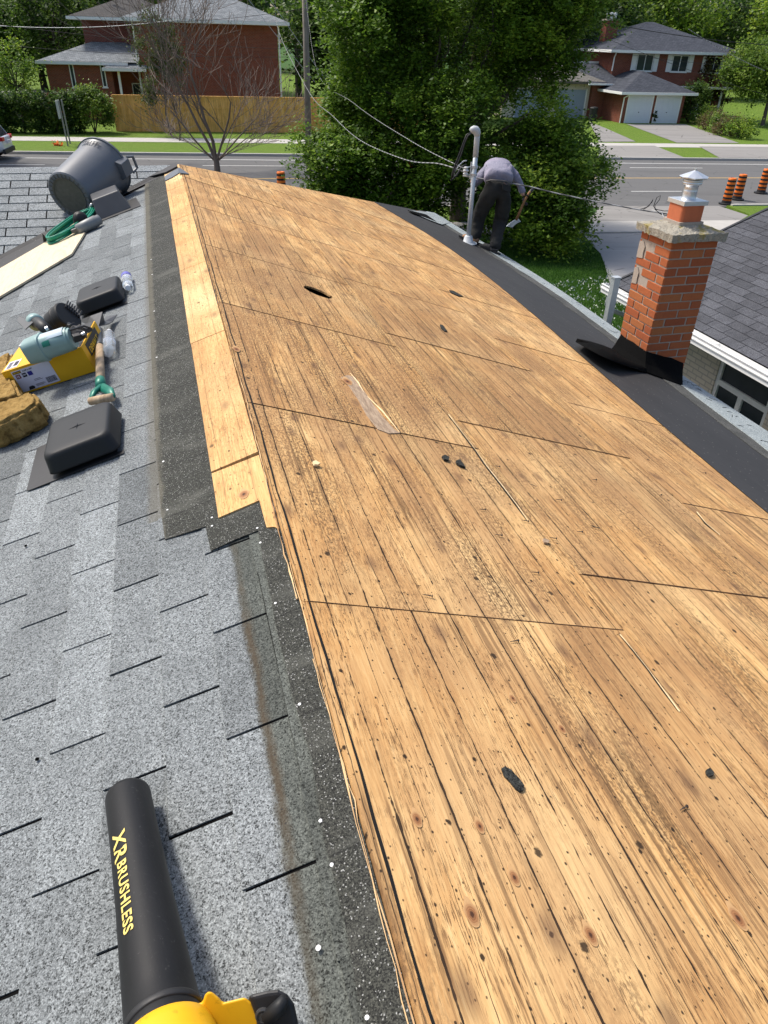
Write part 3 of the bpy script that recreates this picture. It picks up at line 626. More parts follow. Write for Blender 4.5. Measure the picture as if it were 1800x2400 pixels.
# splits in the eave strip
tear=None
for k in range(60):
    s_=float(rng.uniform(2.5,6.5)) if k<46 else float(rng.uniform(7,10.5)); t=float(np.interp(s_,[p[1] for p in inn],[p[0] for p in inn]))+float(rng.uniform(.2,.45)); M=MR@Matrix.Translation((t,s_,.0305))@Matrix.Rotation(float(rng.normal(.3,.5)),4,'Z')@Matrix.Diagonal((float(rng.uniform(.5,1.5)),1,1,1))
    if tear is None: mb=MB(); mb.prism([(-.04,0),(-.01,-.002),(.03,-.001),(.04,.001),(.01,.003),(-.02,.002)],0,.002); tear=mb.build('shingle_tear',M_mem,eave_,M)
    else: c=tear.copy(); link(c); c.parent=eave_; c.matrix_basis=WM[eave_.name].inverted()@M
# torn shingle end at the far eave corner
mb=MB(); tp=[Rq(*c7(*p),.03) for p in [(330,645),(400,650),(470,660),(560,690),(620,730),(560,745),(480,715),(410,685),(350,660)]]; mb.prism(tp,.032,.036); mb.build('torn_shingle',shingle('torn_grey_shingle',(.22,.25,.255),(.42,.46,.46),(.07,.075,.08)),house,MR)
mb=MB(); tp=[Rq(*c7(*p),.04) for p in [(318,642),(345,645),(450,672),(520,720),(440,690),(360,662)]]; mb.prism(tp,.037,.041); mb.build('torn_underlayment',M_mem,house,MR)
# rolled black lip near the chimney
e1=[(150,1295,.07),(230,1340,.10),(330,1395,.11),(430,1440,.10),(520,1470,.07),(600,1498,.04),(660,1520,.02)]
e2=[(152,1293,.07),(250,1300,.02),(340,1318,.02),(410,1345,.02),(450,1400,.02),(540,1450,.02),(655,1500,.02)]
v=[];f=[]
for i in range(7):
    a=e1[i]; b=e2[i]; pa=np.array([*Rq(*c6(a[0],a[1]),a[2]),a[2]]); pb=np.array([*Rq(*c6(b[0],b[1]),b[2]),b[2]])
    for k in range(4):
        u=k/3; p=pa*(1-u)+pb*u; p[2]+=.03*math.sin(math.pi*u); v.append(p)
for i in range(6):
    for k in range(3): f.append((i*4+k,i*4+k+1,(i+1)*4+k+1,(i+1)*4+k))
mb=MB(); mb.add(v,f); o=mb.build('lifted_flap',M_mem,house,MR,smooth=True); sdm=o.modifiers.new('th','SOLIDIFY'); sdm.thickness=.003
# --- walls below ---
mb=MB(); zb=-RIDGE_Z
mb.prism([(-3.6,-2.5),(3.5,-2.5),(3.5,11.4),(-3.6,11.4)],zb,-1.22); mb.prism([(-7,5),(-3.6,5),(-3.6,11.3),(-7,11.3)],zb,-1.25)
mb.build('wall',M_brick_buff,house,MH)
# --- chimney ---
CXc,CSc=3.735,5.08; hw=.207; ztop=-.118; zbot=-1.55; MC=MH@Matrix.Translation((CXc,CSc,0))
mb=MB(); mb.box(-hw+.003,hw-.003,-hw+.003,hw-.003,zbot,ztop)
chim=mb.build('chimney',M_mortar,house,MC)
mb=MB(); ch=.0685; nrow=int((ztop-zbot)/ch)+1
def brow(face,k):
    z1=ztop-.002-k*ch; z0=z1-ch+.011; seg=[(-hw,-.003),(.008,hw)] if (k+face)%2==0 else [(-hw,-.108),(-.097,.098),(.109,hw)]
    for a,b in seg:
        mb.tone=float(rng.uniform(.02,1)); d=.002+float(rng.uniform(0,.003)); a2=a+.0015+float(rng.uniform(0,.003)); b2=b-.0015
        if face==1 and k in (1,2) and a<-.15: continue
        if face==1 and k in (4,5) and a<-.15: continue
        Mf=Matrix.Rotation([0,-math.pi/2,math.pi/2,math.pi][face],4,'Z')
        mb.box(a2,b2,-hw-d,-hw+.02,z0+float(rng.normal(0,.0008)),z1,Mf)
for k in range(nrow):
    for fc in range(4): brow(fc,k)
mb.build('brickwork',M_chb,chim,MC,bevel=.0025,seg=1)
# missing bricks patched with grey mortar on the left face, upper edge
mb=MB()
for z0,w in ((ztop-.215,.085),(ztop-.425,.07)):
    mb.prism([(-.5*w,0),(.5*w,.01),(.42*w,.05),(.5*w,.10),(.1*w,.14),(-.5*w,.13)],0,.006,Matrix.Translation((-hw-.0005,hw-.045,z0))@Matrix(((0,0,-1,0),(-1,0,0,0),(0,1,0,0),(0,0,0,1))))
tag(mb.build('mortar_patch',M_mortar,chim,MC),'grey mortar patch where brick has broken off')
# cap: rough slab, hand shaped
n=18; v=[];f=[]; cw=.250
for j in range(n+1):
    for i in range(n+1):
        x=-cw+2*cw*i/n; y=-cw+2*cw*j/n; e=1-max(abs(x),abs(y))/cw; z=.045+.055*min(1,e*1.15)+float(rng.normal(0,.0035)); ex=float(rng.normal(0,.0028)) if e<.01 else 0
        v.append((x+(ex if abs(x)>cw-.01 else 0),y+(ex if abs(y)>cw-.01 else 0),z))
for j in range(n):
    for i in range(n): a=j*(n+1)+i; f.append((a,a+1,a+n+2,a+n+1))
rim=[i for i in range(n)]+[j*(n+1)+n for j in range(n)]+[n*(n+1)+i for i in range(n,0,-1)]+[j*(n+1) for j in range(n,0,-1)]
b0=len(v)
for q in rim: p=v[q]; v.append((p[0]*.985,p[1]*.985,float(rng.normal(-.012,.004))))
m_=len(rim)
for k in range(m_): f.append((rim[(k+1)%m_],rim[k],b0+k,b0+(k+1)%m_))
f.append([b0+k for k in range(m_)][::-1])
mb=MB(); mb.add(v,f); mb.build('chimney_cap',M_cap,chim,MC@Matrix.Translation((0,0,ztop+.012)))
zt=ztop+.095; MF=MC@Matrix.Translation((.0,.0,zt))
mb=MB(); mb.prism(rrect(.200,.200,.03),0,.16); mb.build('clay_flue',M_clay,chim,MF,smooth=False,bevel=.004)
mb=MB(); mb.prism(rrect(.222,.222,.01,2),-.012,.02); mb.build('mortar_bead',M_mortar,chim,MF)
mb=MB(); mb.box(-.108,.108,-.108,.108,.138,.170); mb.box(-.02,.02,-.1105,-.107,.150,.156); mb.build('flue_plate',M_galv,chim,MF,bevel=.005)
mb=MB(); mb.lathe([(.062,.168),(.058,.172),(.052,.182),(.052,.225),(.053,.227),(.053,.231),(.052,.233),(.052,.270),(.070,.275),(.073,.281),(.073,.291),(.069,.295),(.073,.299),(.073,.309),(.069,.313)],32); mb.build('flue_pipe',M_galv,chim,MF,smooth=True)
mb=MB(); mb.lathe([(.060,.309),(.060,.330)],24); mb.build('flue_collar',M_mem,chim,MF)
mb=MB(); nn=12; v=[(0,0,.376)]
for k in range(nn): a=2*math.pi*k/nn; v.append((.108*math.cos(a),.108*math.sin(a),.328+(.004 if k%2 else 0)))
for k in range(nn): a=2*math.pi*k/nn; v.append((.102*math.cos(a),.102*math.sin(a),.320))
mb.add(v,[(0,1+k,1+(k+1)%nn) for k in range(nn)]+[(1+k,1+nn+k,1+nn+(k+1)%nn,1+(k+1)%nn) for k in range(nn)]+[[1+nn+k for k in range(nn)][::-1]]); mb.tube([(0,0,.37),(0,0,.384)],.008,8); mb.build('rain_cap',M_galv,chim,MF)
# black membrane flashing
def Kx(px,x): return onplane(*c6(*px),P0+pd*x,pd)
def Ky(px,s): return onplane(*c6(*px),P0+rd*s,rd)
def Rr3(px,n=.03): return Rw(*Rq(*c6(*px),n),n)
xl=CXc-hw-.012; yl=CSc-hw-.012
mb=MB()
def strip(top,bot,m=6):
    v=[]
    for i in range(m+1):
        u=i/m; a=top[0]*(1-u)+top[1]*u; b=bot[0]*(1-u)+bot[1]*u; a=a+np.array([0,0,float(rng.normal(0,.004))])
        c_=a*.45+b*.55+np.array([0,0,-.012]); v+=[a,c_,b]
    mb.add(v,[(i*3+k,i*3+k+1,i*3+k+4,i*3+k+3) for i in range(m) for k in range(2)])
strip((Kx((478,1238),xl),Kx((660,1362),xl)),(Rr3((405,1350)),Rr3((652,1508))))
strip((Ky((660,1362),yl),Ky((928,1440),yl)),(Rr3((652,1508)),Rr3((922,1606))))
o=mb.build('flashing_membrane',M_mem,chim,None); q=o.modifiers.new('th','SOLIDIFY'); q.thickness=.004
# --- roof vents ---
def vent(t,s,sc=1.,lab=None,rot=0.,flange=True):
    M=ML@Matrix.Translation((t,s,.009))@Matrix.Rotation(rot,4,'Z')@Matrix.Scale(sc,4)
    mb=MB(); secs=[]
    for (w,d,n,r) in ((.285,.345,.022,.03),(.305,.365,.022,.036),(.300,.360,.030,.036),(.284,.342,.083,.042),(.277,.335,.094,.045),(.264,.322,.1005,.046),(.247,.305,.1030,.046),(.18,.235,.104,.05),(.02,.03,.105,.008)):
        secs.append([(p[0],p[1],n) for p in rrect(w,d,r,6)])
    mb.loft(secs); h=mb.build('roof_vent',M_black,house,M,smooth=True)
    if lab: tag(h,lab)
    b=MB(); b.box(-.10,.10,-.11,.11,.0,.024); b.build('vent_neck',M_blackm,h,M)
    if flange: b=MB(); b.prism(rrect(.39,.38,.012,2,-.065,-.0),0.,.0022); b.box(.05,.16,-.19,-.16,.0023,.0030); b.build('vent_flange',M_blackm,h,M)
    b=MB(); st=[]
    for k in range(8): a=math.pi/4*k; r_=(.05 if k%2==0 else .008)*(1 if k%4==0 else .8); st.append((r_*math.cos(a),r_*math.sin(a)))
    v=[(p[0],p[1],.1035) for p in st]+[(0,0,.1095)]; b.add(v,[(k,(k+1)%8,8) for k in range(8)]); b.build('star_mark',M_black,h,M)
    return h
vent(-.612,2.575,.88,'nearer black roof vent in front of the shovel')
vent(-.632,4.37,.87,'farther black roof vent beside the standing bottle')
# louvred slant-back vent against the bin
Mv=ML@Matrix.Translation((-.665,7.03,.008))@Matrix.Rotation(R(6),4,'Z')
mb=MB(); v=[(-.15,-.16,.0),(.15,-.16,.0),(.15,.20,.0),(-.15,.20,.0),(-.125,-.06,.15),(.11,-.06,.15),(.11,.15,.17),(-.125,.15,.17)]
mb.add(v,[(3,2,1,0),(4,5,6,7),(0,1,5,4),(1,2,6,5),(2,3,7,6),(3,0,4,7)]); sv=mb.build('slant_vent',simple('charcoal_vent_plastic',(.055,.058,.063),.4,0,.2,8,0,.4),house,Mv,bevel=.008)
tag(sv,'dark slant backed vent box beside the grey bin')
mb=MB(); mb.prism(rrect(.42,.46,.01,2,.02,0),0,.003); mb.build('vent_flange',M_blackm,sv,Mv)
mb=MB()
for k in range(5): mb.box(.128+.003*k-.012,.134-.0*k,-.02+.03*k,-.008+.03*k,.03,.12)
mb.build('vent_louvre',M_darkin,sv,Mv)
# --- service mast ---
mp=Rw(*Rq(1097,567,.03),.03); mt=np.array([*mp[:2],4.55]); MMb=Matrix.Translation(Vector(mp.tolist()))
hgt=1.39
mb=MB(); mb.tube([(0,0,-.3),(0,0,hgt-.12)],.031,16); mast=mb.build('service_mast',M_galv_dull,house,MMb,smooth=True); tag(mast,'galvanised electrical service mast at the far eave')
mb=MB(); mb.tube([(0,0,hgt-.3),(0,0,hgt-.08),(0,0,hgt-.02)],[.036,.036,.036],16)
hd=Vector(pd.tolist())*-1
arc=[Vector((0,0,hgt-.05))+hd*(.055-.055*math.cos(a))+Vector((0,0,.075*math.sin(a))) for a in [math.pi*k/8 for k in range(0,7)]]
mb.tube(arc,[.038,.046,.052,.052,.048,.042,.036],16); mb.build('weatherhead',M_pvc,mast,MMb,smooth=True)
mb=MB(); mb.lathe([(.13,-.0),(.125,.01),(.07,.03),(.055,.10),(.040,.11)],20); mb.build('mast_boot',M_pvc,mast,MMb@Matrix.Translation((0,0,-.02)),smooth=True)
mb=MB(); ins=hd*.12
zI=hgt-.52
mb.lathe([(.02,0),(.035,.01),(.035,.02),(.022,.03),(.022,.045),(.04,.05),(.04,.065),(.022,.07),(.022,.085),(.034,.09),(.03,.10),(.01,.105)],16,Matrix.Translation(ins+Vector((0,0,zI)))); mb.build('insulator',simple('grey_porcelain',(.55,.56,.56),.25),mast,MMb,smooth=True)
mb=MB(); mb.tube([ins*1.15+Vector((0,0,zI)),Vector((0,0,zI))],.006,6); mb.tube([ins*1.15+Vector((0,0,zI+.10)),Vector((0,0,zI+.10))],.006,6); mb.lathe([(.045,0),(.045,.03)],16,Matrix.Translation((0,0,zI-.01))); mb.lathe([(.045,0),(.045,.03)],16,Matrix.Translation((0,0,zI+.085)));mb.tube([hd*.05+Vector((0,0,zI-.05)),hd*.05+Vector((0,0,zI+.16))],.01,6); mb.build('insulator_bracket',M_galv_dull,mast,MMb)
INS=np.array(mp)+np.array([*(ins+Vector((0,0,zI+.05)))])
HEAD=np.array(mp)+np.array([*(arc[-1])])
# =============== THINGS ON THE ROOF ===============
def fr(P,Z,Xh):
    Z=Vector(list(map(float,Z))).normalized(); X=Vector(list(map(float,Xh))); X=(X-Z*X.dot(Z)).normalized(); Y=Z.cross(X); return frame(P,X,Y,Z)
# --- leaf blower ---
A_=dep(300,1866,1.35); B_=dep(386,2405,.955); Zb=(A_-B_); LB=float(np.linalg.norm(Zb)); mid=(A_+B_)/2
MBl=fr(B_,Zb,CC-mid)             # X faces the lens side, Y = Z x X
blow=thing('leaf_blower','black and yellow cordless leaf blower lying on grey shingles in the lower left corner','leaf blower',M=MBl)
mb=MB(); mb.lathe([(.0365,LB-.02),(.0365,LB),(.0405,LB+.001),(.0415,LB-.006),(.0418,LB*.75),(.0445,LB*.45),(.0500,LB*.1),(.0515,0),(.053,-.004),(.0535,-.03),(.05,-.2)],48)
tube=mb.build('blower_tube',M_tube,blow,MBl,smooth=True)
mb=MB(); mb.lathe([(.0525,.012),(.0535,.010),(.0535,.004),(.0525,.002)],48); mb.build('tube_ring',M_blackm,tube,MBl,smooth=True)
def rad(z): return float(np.interp(z,[0,LB*.1,LB*.45,LB*.75,LB],[.0515,.05,.0445,.0418,.0415]))
def prj(P): v=CR@(np.array(P)-CC); return (CX+FPX*v[0]/v[2],CY-FPX*v[1]/v[2])
def zat(y):
    zs=np.linspace(0,LB,400); ys=[prj(B_+Zb/LB*z)[1] for z in zs]; return float(np.interp(-y,[-q for q in ys],zs))
ysgn=1 if prj(np.array(MBl@Vector((0,.05,LB/2))))[0]>prj(np.array(MBl@Vector((0,0,LB/2))))[0] else -1
def warp(z0,ang0,k=1.):
    def w(v):
        z=z0-v.x; r=rad(z)+.0010+max(0,v.z)*1; a=ang0+v.y/rad(z); return Vector((r*math.cos(a),ysgn*r*math.sin(a),z))
    return w
zX=zat(1972); zB=zat(2042); zE=zat(2212)
a0=R(-47)
def fit_text(st,z0,z1,size,a,**k):
    t=text_mb(st,size,None,ext=.0002,**k); xs=[p.x for p in t.v]; w=max(xs)-min(xs); sx=(z0-z1)/w; wf=warp(z0,a); mn=min(xs)
    t.v=[wf(Vector(((p.x-mn)*sx,p.y,p.z+.0001))) for p in t.v]; return t
t1=fit_text('XR',zX,zB+.003,.036,a0-.10,shear=.1,bold=.0007,spacing=1.05); t2=fit_text('BRUSHLESS',zB,zE,.025,a0+.0,shear=.12,bold=.0006,spacing=1.1)
t1.add(t2.v,t2.f); t1.build('lettering',M_txty,tube,MBl)
# housing: barrel that swallows the tube, neck, handle arm
mb=MB(); mb.lathe([(.0545,-.012),(.060,-.016),(.064,-.03),(.070,-.06),(.080,-.11),(.082,-.2),(.06,-.24)],40); hb=mb.build('housing',M_yel,blow,MBl,smooth=True)
def camprism(px,d0,d1,name,mat,par,bev=.006,M=None):
    f0=[dep(x,y,d0) for x,y in px]; f1=[dep(x,y,d0)+ray(560,2352)*(d1-d0) for x,y in px]; n=len(px)
    mb=MB(); mb.add(f0+f1,[list(range(n)),list(range(n,2*n))[::-1]]+[(i,n+i,n+(i+1)%n,(i+1)%n) for i in range(n)])
    # recalc outward normals
    o=mb.build(name,mat,par,None,bevel=bev,seg=3); bm=bmesh.new(); bm.from_mesh(o.data); bmesh.ops.recalc_face_normals(bm,faces=bm.faces); bm.to_mesh(o.data); bm.free(); return o
import bmesh
camprism([(402,2372),(455,2352),(474,2350),(481,2328),(493,2322),(512,2338),(522,2350),(574,2337),(590,2350),(604,2385),(640,2475),(400,2475)],.955,1.02,'handle_arm',M_yel,blow)
camprism([(578,2334),(625,2322),(652,2319),(674,2330),(690,2352),(699,2392),(702,2470),(612,2470),(600,2385),(588,2350)],.945,1.03,'handle_grip',M_blackm,blow,.012)
Ms=fr(dep(617,2380,.944),-CR[2],CR[0]); mb=MB(); mb.lathe([(.0105,-.004),(.0105,.002),(.008,.003),(.008,.0015),(.0045,.0015),(.0045,.003),(.002,.003)],20); mb.build('screw',M_metal_dk,blow,Ms,smooth=False)
mb=MB(); mb.tube([dep(628,2388,.942),dep(655,2360,.938),dep(668,2338,.94)],[.011,.010,.006],10); mb.build('trigger_lever',M_black,blow,None,smooth=True)
# --- grey bin ---
Q=onplane(176,496,PW,NW); dq=float(CR[2]@(Q-CC)); rr_=ray(163,455); ri_=np.cross(rr_,[0,0,1.]); ri_/=np.linalg.norm(ri_); up_=np.cross(ri_,rr_); ax=rr_*.66+(ri_*.76+up_*.50)*.77; Bc=dep(163,459,dq-.20)
MBn=fr(Bc,ax,(0,0,1)); bin_=thing('waste_bin','large round grey plastic bin tipped on its side in the roof valley','bin',M=MBn)
r0,r1,Hb=.208,.246,.585
mb=MB(); mb.lathe([(r0-.055,.02),(r0-.05,.0),(r0-.012,-.004),(r0,.006),(r0+.002,.02),(r0+.03,.42),(r0+.036,.52),(r1,.53),(r1+.006,.545),(r1+.012,Hb-.02),(r1+.022,Hb-.018),(r1+.022,Hb),(r1-.004,Hb),(r0+.02,.5),(r0-.012,.03),(.02,.028)],56,cap=False); bb=mb.build('bin_body',M_bin,bin_,MBn,smooth=True)
e=bb.modifiers.new('es','EDGE_SPLIT'); e.split_angle=R(38)
mb=MB(); mb.lathe([(r0-.052,.004),(.002,.008)],40,cap=False); mb.lathe([(r0-.062,.001),(r0-.05,-.006),(r0-.046,-.004),(r0-.05,.002)],40,cap=False); mb.build('bin_base',M_bin_in,bin_,MBn)
mb=MB(); mb.box(r0-.050,r0-.010,-.002,.002,-.008,.0); rib=mb.build('base_rib',M_bin_in,bb,MBn)
for k in range(1,28): c=rib.copy(); link(c); c.parent=bb; c.matrix_basis=WM[bb.name].inverted()@MBn@Matrix.Rotation(2*math.pi*k/28,4,'Z')
def wb(z0,a0,r):
    return lambda v: Vector((r*math.cos(a0+v.x/r),r*math.sin(a0+v.x/r),z0+v.y))
# top side of the bin: find angle whose normal faces up-left toward lens
best=max(range(360),key=lambda d:(MBn.to_3x3()@Vector((math.cos(R(d)),math.sin(R(d)),0))).dot((Vector((CC-Bc).tolist()).normalized()*.35+Vector((0,0,1))-Vector((.35,0,0)))))
for sg in (0,1):
    mb=MB(); a=R(best+90)+math.pi*sg; Mh=MBn@Matrix.Rotation(a,4,'Z')
    v=[]
    mb.prism([(r1-.01,-.085),(r1+.045,-.06),(r1+.045,.06),(r1-.01,.085)],.47,.60); mb.tube([(r1+.03,-.07,.60),(r1+.05,-.05,.66),(r1+.05,.05,.66),(r1+.03,.07,.60)],.014,8); mb.build('bin_handle',M_bin,bin_,Mh,bevel=.012)
t=text_mb('BRUTE',.062,None,ext=.001,bold=.002); xs=[p.x for p in t.v]; w=max(xs)-min(xs)
# letters run so that they read left to right from the lens
t.v=[Vector(((r1+.0135)*math.cos(R(best+6)+(-(p.x-w/2))/r1*-1),(r1+.0135)*math.sin(R(best+6)+(-(p.x-w/2))/r1*-1),Hb-.105+p.y)) for p in t.v]
t.build('lettering',simple('embossed_dark_letters',(.05,.055,.065),.5),bb,MBn)
# stick behind the bin
p0=dep(303,416,7.9); p1=dep(312,413,7.9); mb=MB(); mb.tube([p0-CR[0]*.25,p1+CR[1]*.01],.022,8); tag(mb.build('broom_handle',M_oldwood),'short worn wooden pole end sticking out behind the grey bin','tool handle')
# --- plywood board ---
pl=[Lq(*c4(380,882)),Lq(*c4(660,818),.02),Lq(*c4(560,980),.02),(-1.432,5.41),(-2.1,4.73),(-2.25,5.55)]
pl=[Lq(*c4(380,878),.02),Lq(*c4(575,740),.02),Lq(*c4(660,818),.02),Lq(*c4(560,982),.02)]; q=Lq(*c4(0,1315),.02); e_=(q[0]-pl[3][0],q[1]-pl[3][1]); pl.append((pl[3][0]+e_[0]*2.2,pl[3][1]+e_[1]*2.2)); q=Lq(*c4(0,1098),.02); e_=(q[0]-pl[0][0],q[1]-pl[0][1]); pl.append((pl[0][0]+e_[0]*2.6,pl[0][1]+e_[1]*2.6))
mb=MB(); mb.prism(pl,.012,.026); o=mb.build('plywood_board',M_ply,None,ML,bevel=.001); tag(o,'pale new plywood offcut with a cut corner lying beside the valley','board')
# --- hose coil ---
mb=MB(); c0=Lq(*c4(565,785),.05); ea=Lq(*c4(372,888),.05); eb=Lq(*c4(735,650),.05)
maj=Vector((eb[0]-ea[0],eb[1]-ea[1],0)); L_=maj.length/2; maj.normalize(); mn=Vector((-maj.y,maj.x,0)); cc=Vector(((ea[0]+eb[0])/2,(ea[1]+eb[1])/2,0)); pts=[]
NLp=9
for k in range(NLp*36):
    th=2*math.pi*k/36; lp=k/36; w=.125+.012*math.sin(lp*2.1)+.004*(lp%3); l=L_*(.93+.06*math.sin(lp*1.7+.4)); 
    p=cc+maj*(l*math.cos(th))+mn*(w*math.sin(th)+.03*math.cos(th*1)+.012*math.sin(lp*1.3)); n=.034+.0105*(lp%5)+.015*max(0,math.cos(th))*(1+.3*math.sin(lp))+.004*math.sin(lp*3+th)
    pts.append((p.x,p.y,n))
mb.tube(pts,.0068,8,cap=True); hose=thing('garden_air_hose','coiled bright green air hose resting on the plywood board','hose',M=ML@Matrix.Translation((cc.x,cc.y,.026)))
hose.name='air_hose'; WM['air_hose']=WM['garden_air_hose']
mb.build('hose_coil',M_hose,hose,ML,smooth=True)
mb=MB(); tp=cc-maj*.22+mn*.12
for a_ in range(3): mb.tube([(tp.x+.012*a_-.03,tp.y+.02,.03),(tp.x+.012*a_,tp.y,.095),(tp.x+.02+.01*a_,tp.y-.05,.075)],.006,6)
mb.build('tie_strap',M_blackm,hose,ML)
q=Lq(*c4(700,618),.1); mb=MB(); mb.tube([(q[0],q[1]-.02,.06),(q[0]+.01,q[1],.11),(q[0]+.03,q[1]-.03,.12)],[.011,.012,.014],10); mb.build('hose_fitting',M_galv,hose,ML,smooth=True)
# air tool beside the coil
q=Lq(*c4(745,742),.04); Mt=ML@Matrix.Translation((q[0],q[1],.055))@Matrix.Rotation(R(28),4,'Z'); tool=thing('air_tool','grey and black air tool half under the green hose','power tool',M=Mt)
mb=MB(); mb.lathe([(.02,-.17),(.042,-.16),(.046,-.06),(.046,.01),(.040,.02),(.040,.045),(.03,.05)],20,Matrix.Rotation(R(90),4,'Y')); mb.build('tool_barrel',simple('scuffed_tool_grey',(.20,.21,.21),.5,.3,.3,30),tool,Mt,smooth=True)
q2=Lq(*c4(622,700),.1); Mt2=ML@Matrix.Translation((q2[0],q2[1],.095))@Matrix.Rotation(R(60),4,'X')@Matrix.Rotation(R(20),4,'Y'); mb=MB(); mb.lathe([(.03,-.06),(.055,-.055),(.058,.01),(.04,.02),(.04,.04),(.02,.045)],24); mb.build('tool_cap',M_black,tool,Mt2,smooth=True)
mb=MB(); q3=Lq(*c4(590,765),.08); mb.box(-.05,.05,-.02,.02,-.03,.0,ML@Matrix.Translation((q3[0],q3[1],.07))); mb.tube([tuple(ML@Vector((q2[0],q2[1],.08))),tuple(ML@Vector((q[0]-.1,q[1],.06)))],.016,8); mb.build('tool_linkage',M_metal_dk,tool,None,bevel=.004)
# --- carton of nails ---
ang=R(-9); BW,BD,BH=.395,.31,.128; Mx=ML@Matrix.Translation((-1.022,3.40,.007))@Matrix.Rotation(ang,4,'Z')
box=thing('nail_carton','yellow cardboard carton with white label under the nail gun','box',M=Mx)
mb=MB(); mb.box(0,BW,0,BD,0,BH); bx=mb.build('carton_body',M_carton,box,Mx,bevel=.002)
mb=MB(); mb.box(.26,BW-.006,.004,BD-.004,BH+.0005,BH+.0018); mb.box(BW+.0004,BW+.0016,.05,BD-.05,.055,BH-.012); mb.build('black_print',M_cartonblk,bx,Mx)
mb=MB(); mb.box(.16,.258,.006,BD,BH+.0004,BH+.0012);mb.build('black_print',M_cartonblk,bx,Mx)
def flat(st,size,M,mat,par,**k): return text_mb(st,size,M,ext=.0004,**k).build('lettering',mat,par,Mx)
mb=MB(); mb.box(.040,.225,-.0015,-.0003,.010,BH-.012); lb=mb.build('paper_label',M_label,bx,Mx)
Mfro=Matrix.Translation((0,-.0022,0))@Matrix.Rotation(R(90),4,'X')
def tx(x,z): return Matrix.Translation((x,-.0018,z))@Matrix.Rotation(R(90),4,'X')
mb=MB(); mb.box(.044,.084,-.0022,-.0015,.100,.112); mb.box(.081,.101,-.0022,-.0015,.076,.096); mb.build('label_print',M_ink,lb,Mx)
mb=MB(); mb.box(.050,.072,-.0022,-.0015,.076,.096); mb.build('label_print',M_inkred,lb,Mx)
mb=MB(); mb.box(.108,.130,-.0022,-.0015,.076,.096); mb.build('label_print',M_inkblue,lb,Mx)
mb=MB(); x=.170
while x<.218: w=float(rng.choice([.0008,.0015,.0022])); mb.box(x,x+w,-.0022,-.0015,.018,.045); x+=w+float(rng.choice([.0012,.002]))
mb.box(.118,.150,-.0022,-.0015,.052,.0535); mb.box(.118,.158,-.0022,-.0015,.046,.0475); mb.box(.112,.16,-.0022,-.0015,.024,.0252);mb.box(.112,.155,-.0022,-.0015,.028,.0292); mb.box(.112,.15,-.0022,-.0015,.020,.0212); mb.prism([(.072,.012),(.100,.012),(.104,.022),(.096,.029),(.078,.027)],0,.0006,Matrix.Translation((0,-.0016,0))@Matrix.Rotation(R(90),4,'X')); mb.build('label_print',M_ink,lb,Mx)
Z_=lambda x,z: Matrix.Translation((x,-.0025,z))@Matrix.Rotation(R(90),4,'X')
flat('DEWALT',.0095,Z_(.046,.1025),M_inkyel,lb,bold=.0003); flat('15',.014,Z_(.053,.081),M_label,lb,bold=.0003); flat('7200',.0085,Z_(.0815,.084),M_label,lb,bold=.0002); flat('3-1/4" x .131"',.0085,Z_(.092,.103),M_ink,lb,bold=.0003)
flat('DEWALT',.030,Matrix.Translation((BW-.035,.055,BH+.003))@Matrix.Rotation(R(90),4,'Z'),M_inkyel,bx,bold=.0008)
flat('DEWALT',.040,Matrix.Translation((BW+.003,.065,.065))@Matrix.Rotation(R(90),4,'Z')@Matrix.Rotation(R(90),4,'X'),M_inkyel,bx,bold=.001)
mb=MB(); mb.box(.012,.075,.012,.10,BH+.0004,BH+.0014); lb2=mb.build('paper_label',M_label,bx,Mx)
mb=MB()
for k in range(5): mb.box(.02,.04,.02+.014*k,.028+.014*k,BH+.0016,BH+.0022)
mb.box(.05,.07,.03,.08,BH+.0016,BH+.0022); mb.build('label_print',M_ink,lb2,Mx)
# --- coil nailer on the carton ---
nz=.007+BH+.062
pA=Lq(*c5(262,905),nz); pB=Lq(*c5(690,770),nz); Zn=Vector((pB[0]-pA[0],pB[1]-pA[1],0)); LN=Zn.length
Mn=ML@frame((pA[0],pA[1],nz),*(lambda z:(z.cross(Vector((0,0,1)))*-1,Vector((0,0,1)),z))(Zn.normalized()))
Mn=ML@frame((pA[0],pA[1],nz),Vector((0,0,1)),Zn.normalized().cross(Vector((0,0,1))),Zn.normalized())   # X up, Z along the barrel
gun=thing('coil_nailer','sage green and black coil nail gun lying on the yellow carton','nail gun',M=Mn)
mb=MB()
secs=[]
for z,w,h,r in ((0,.085,.085,.03),(.004,.10,.10,.03),(.07,.112,.108,.032),(.075,.117,.113,.035),(.085,.117,.113,.035),(.088,.108,.106,.045),(.15,.108,.106,.05),(.21,.102,.10,.05),(LN-.02,.10,.098,.048),(LN,.085,.085,.04)):
    secs.append([(p[0],p[1],z) for p in rrect(w,h,r,5)])
mb.loft(secs); gb=mb.build('nailer_case',M_nailer,gun,Mn,smooth=True); e=gb.modifiers.new('es','EDGE_SPLIT'); e.split_angle=R(35)
mb=MB(); mb.prism(rrect(.05,.07,.01,3),-.004,.003); mb.box(.02,.045,-.03,.03,-.006,.01); mb.build('exhaust_grille',M_galv,gb,Mn)
def onbarrel(z0,z1,a0,a1,r,mat,name):
    mb=MB(); n=8; v=[];
    for i in range(n+1):
        a=a0+(a1-a0)*i/n
        for z in (z0,z1): v.append((r*math.cos(a),r*math.sin(a),z))
    mb.add(v,[(2*i,2*i+1,2*i+3,2*i+2) for i in range(n)]); return mb.build(name,mat,gb,Mn)
onbarrel(.09,LN-.02,R(-20),R(45),.0555,M_nailer_lbl,'sticker')
onbarrel(.10,.135,R(50),R(75),.0562,M_green,'sticker')
def G3(px,n): q=Lq(*px,n); return ML@Vector((q[0],q[1],n))
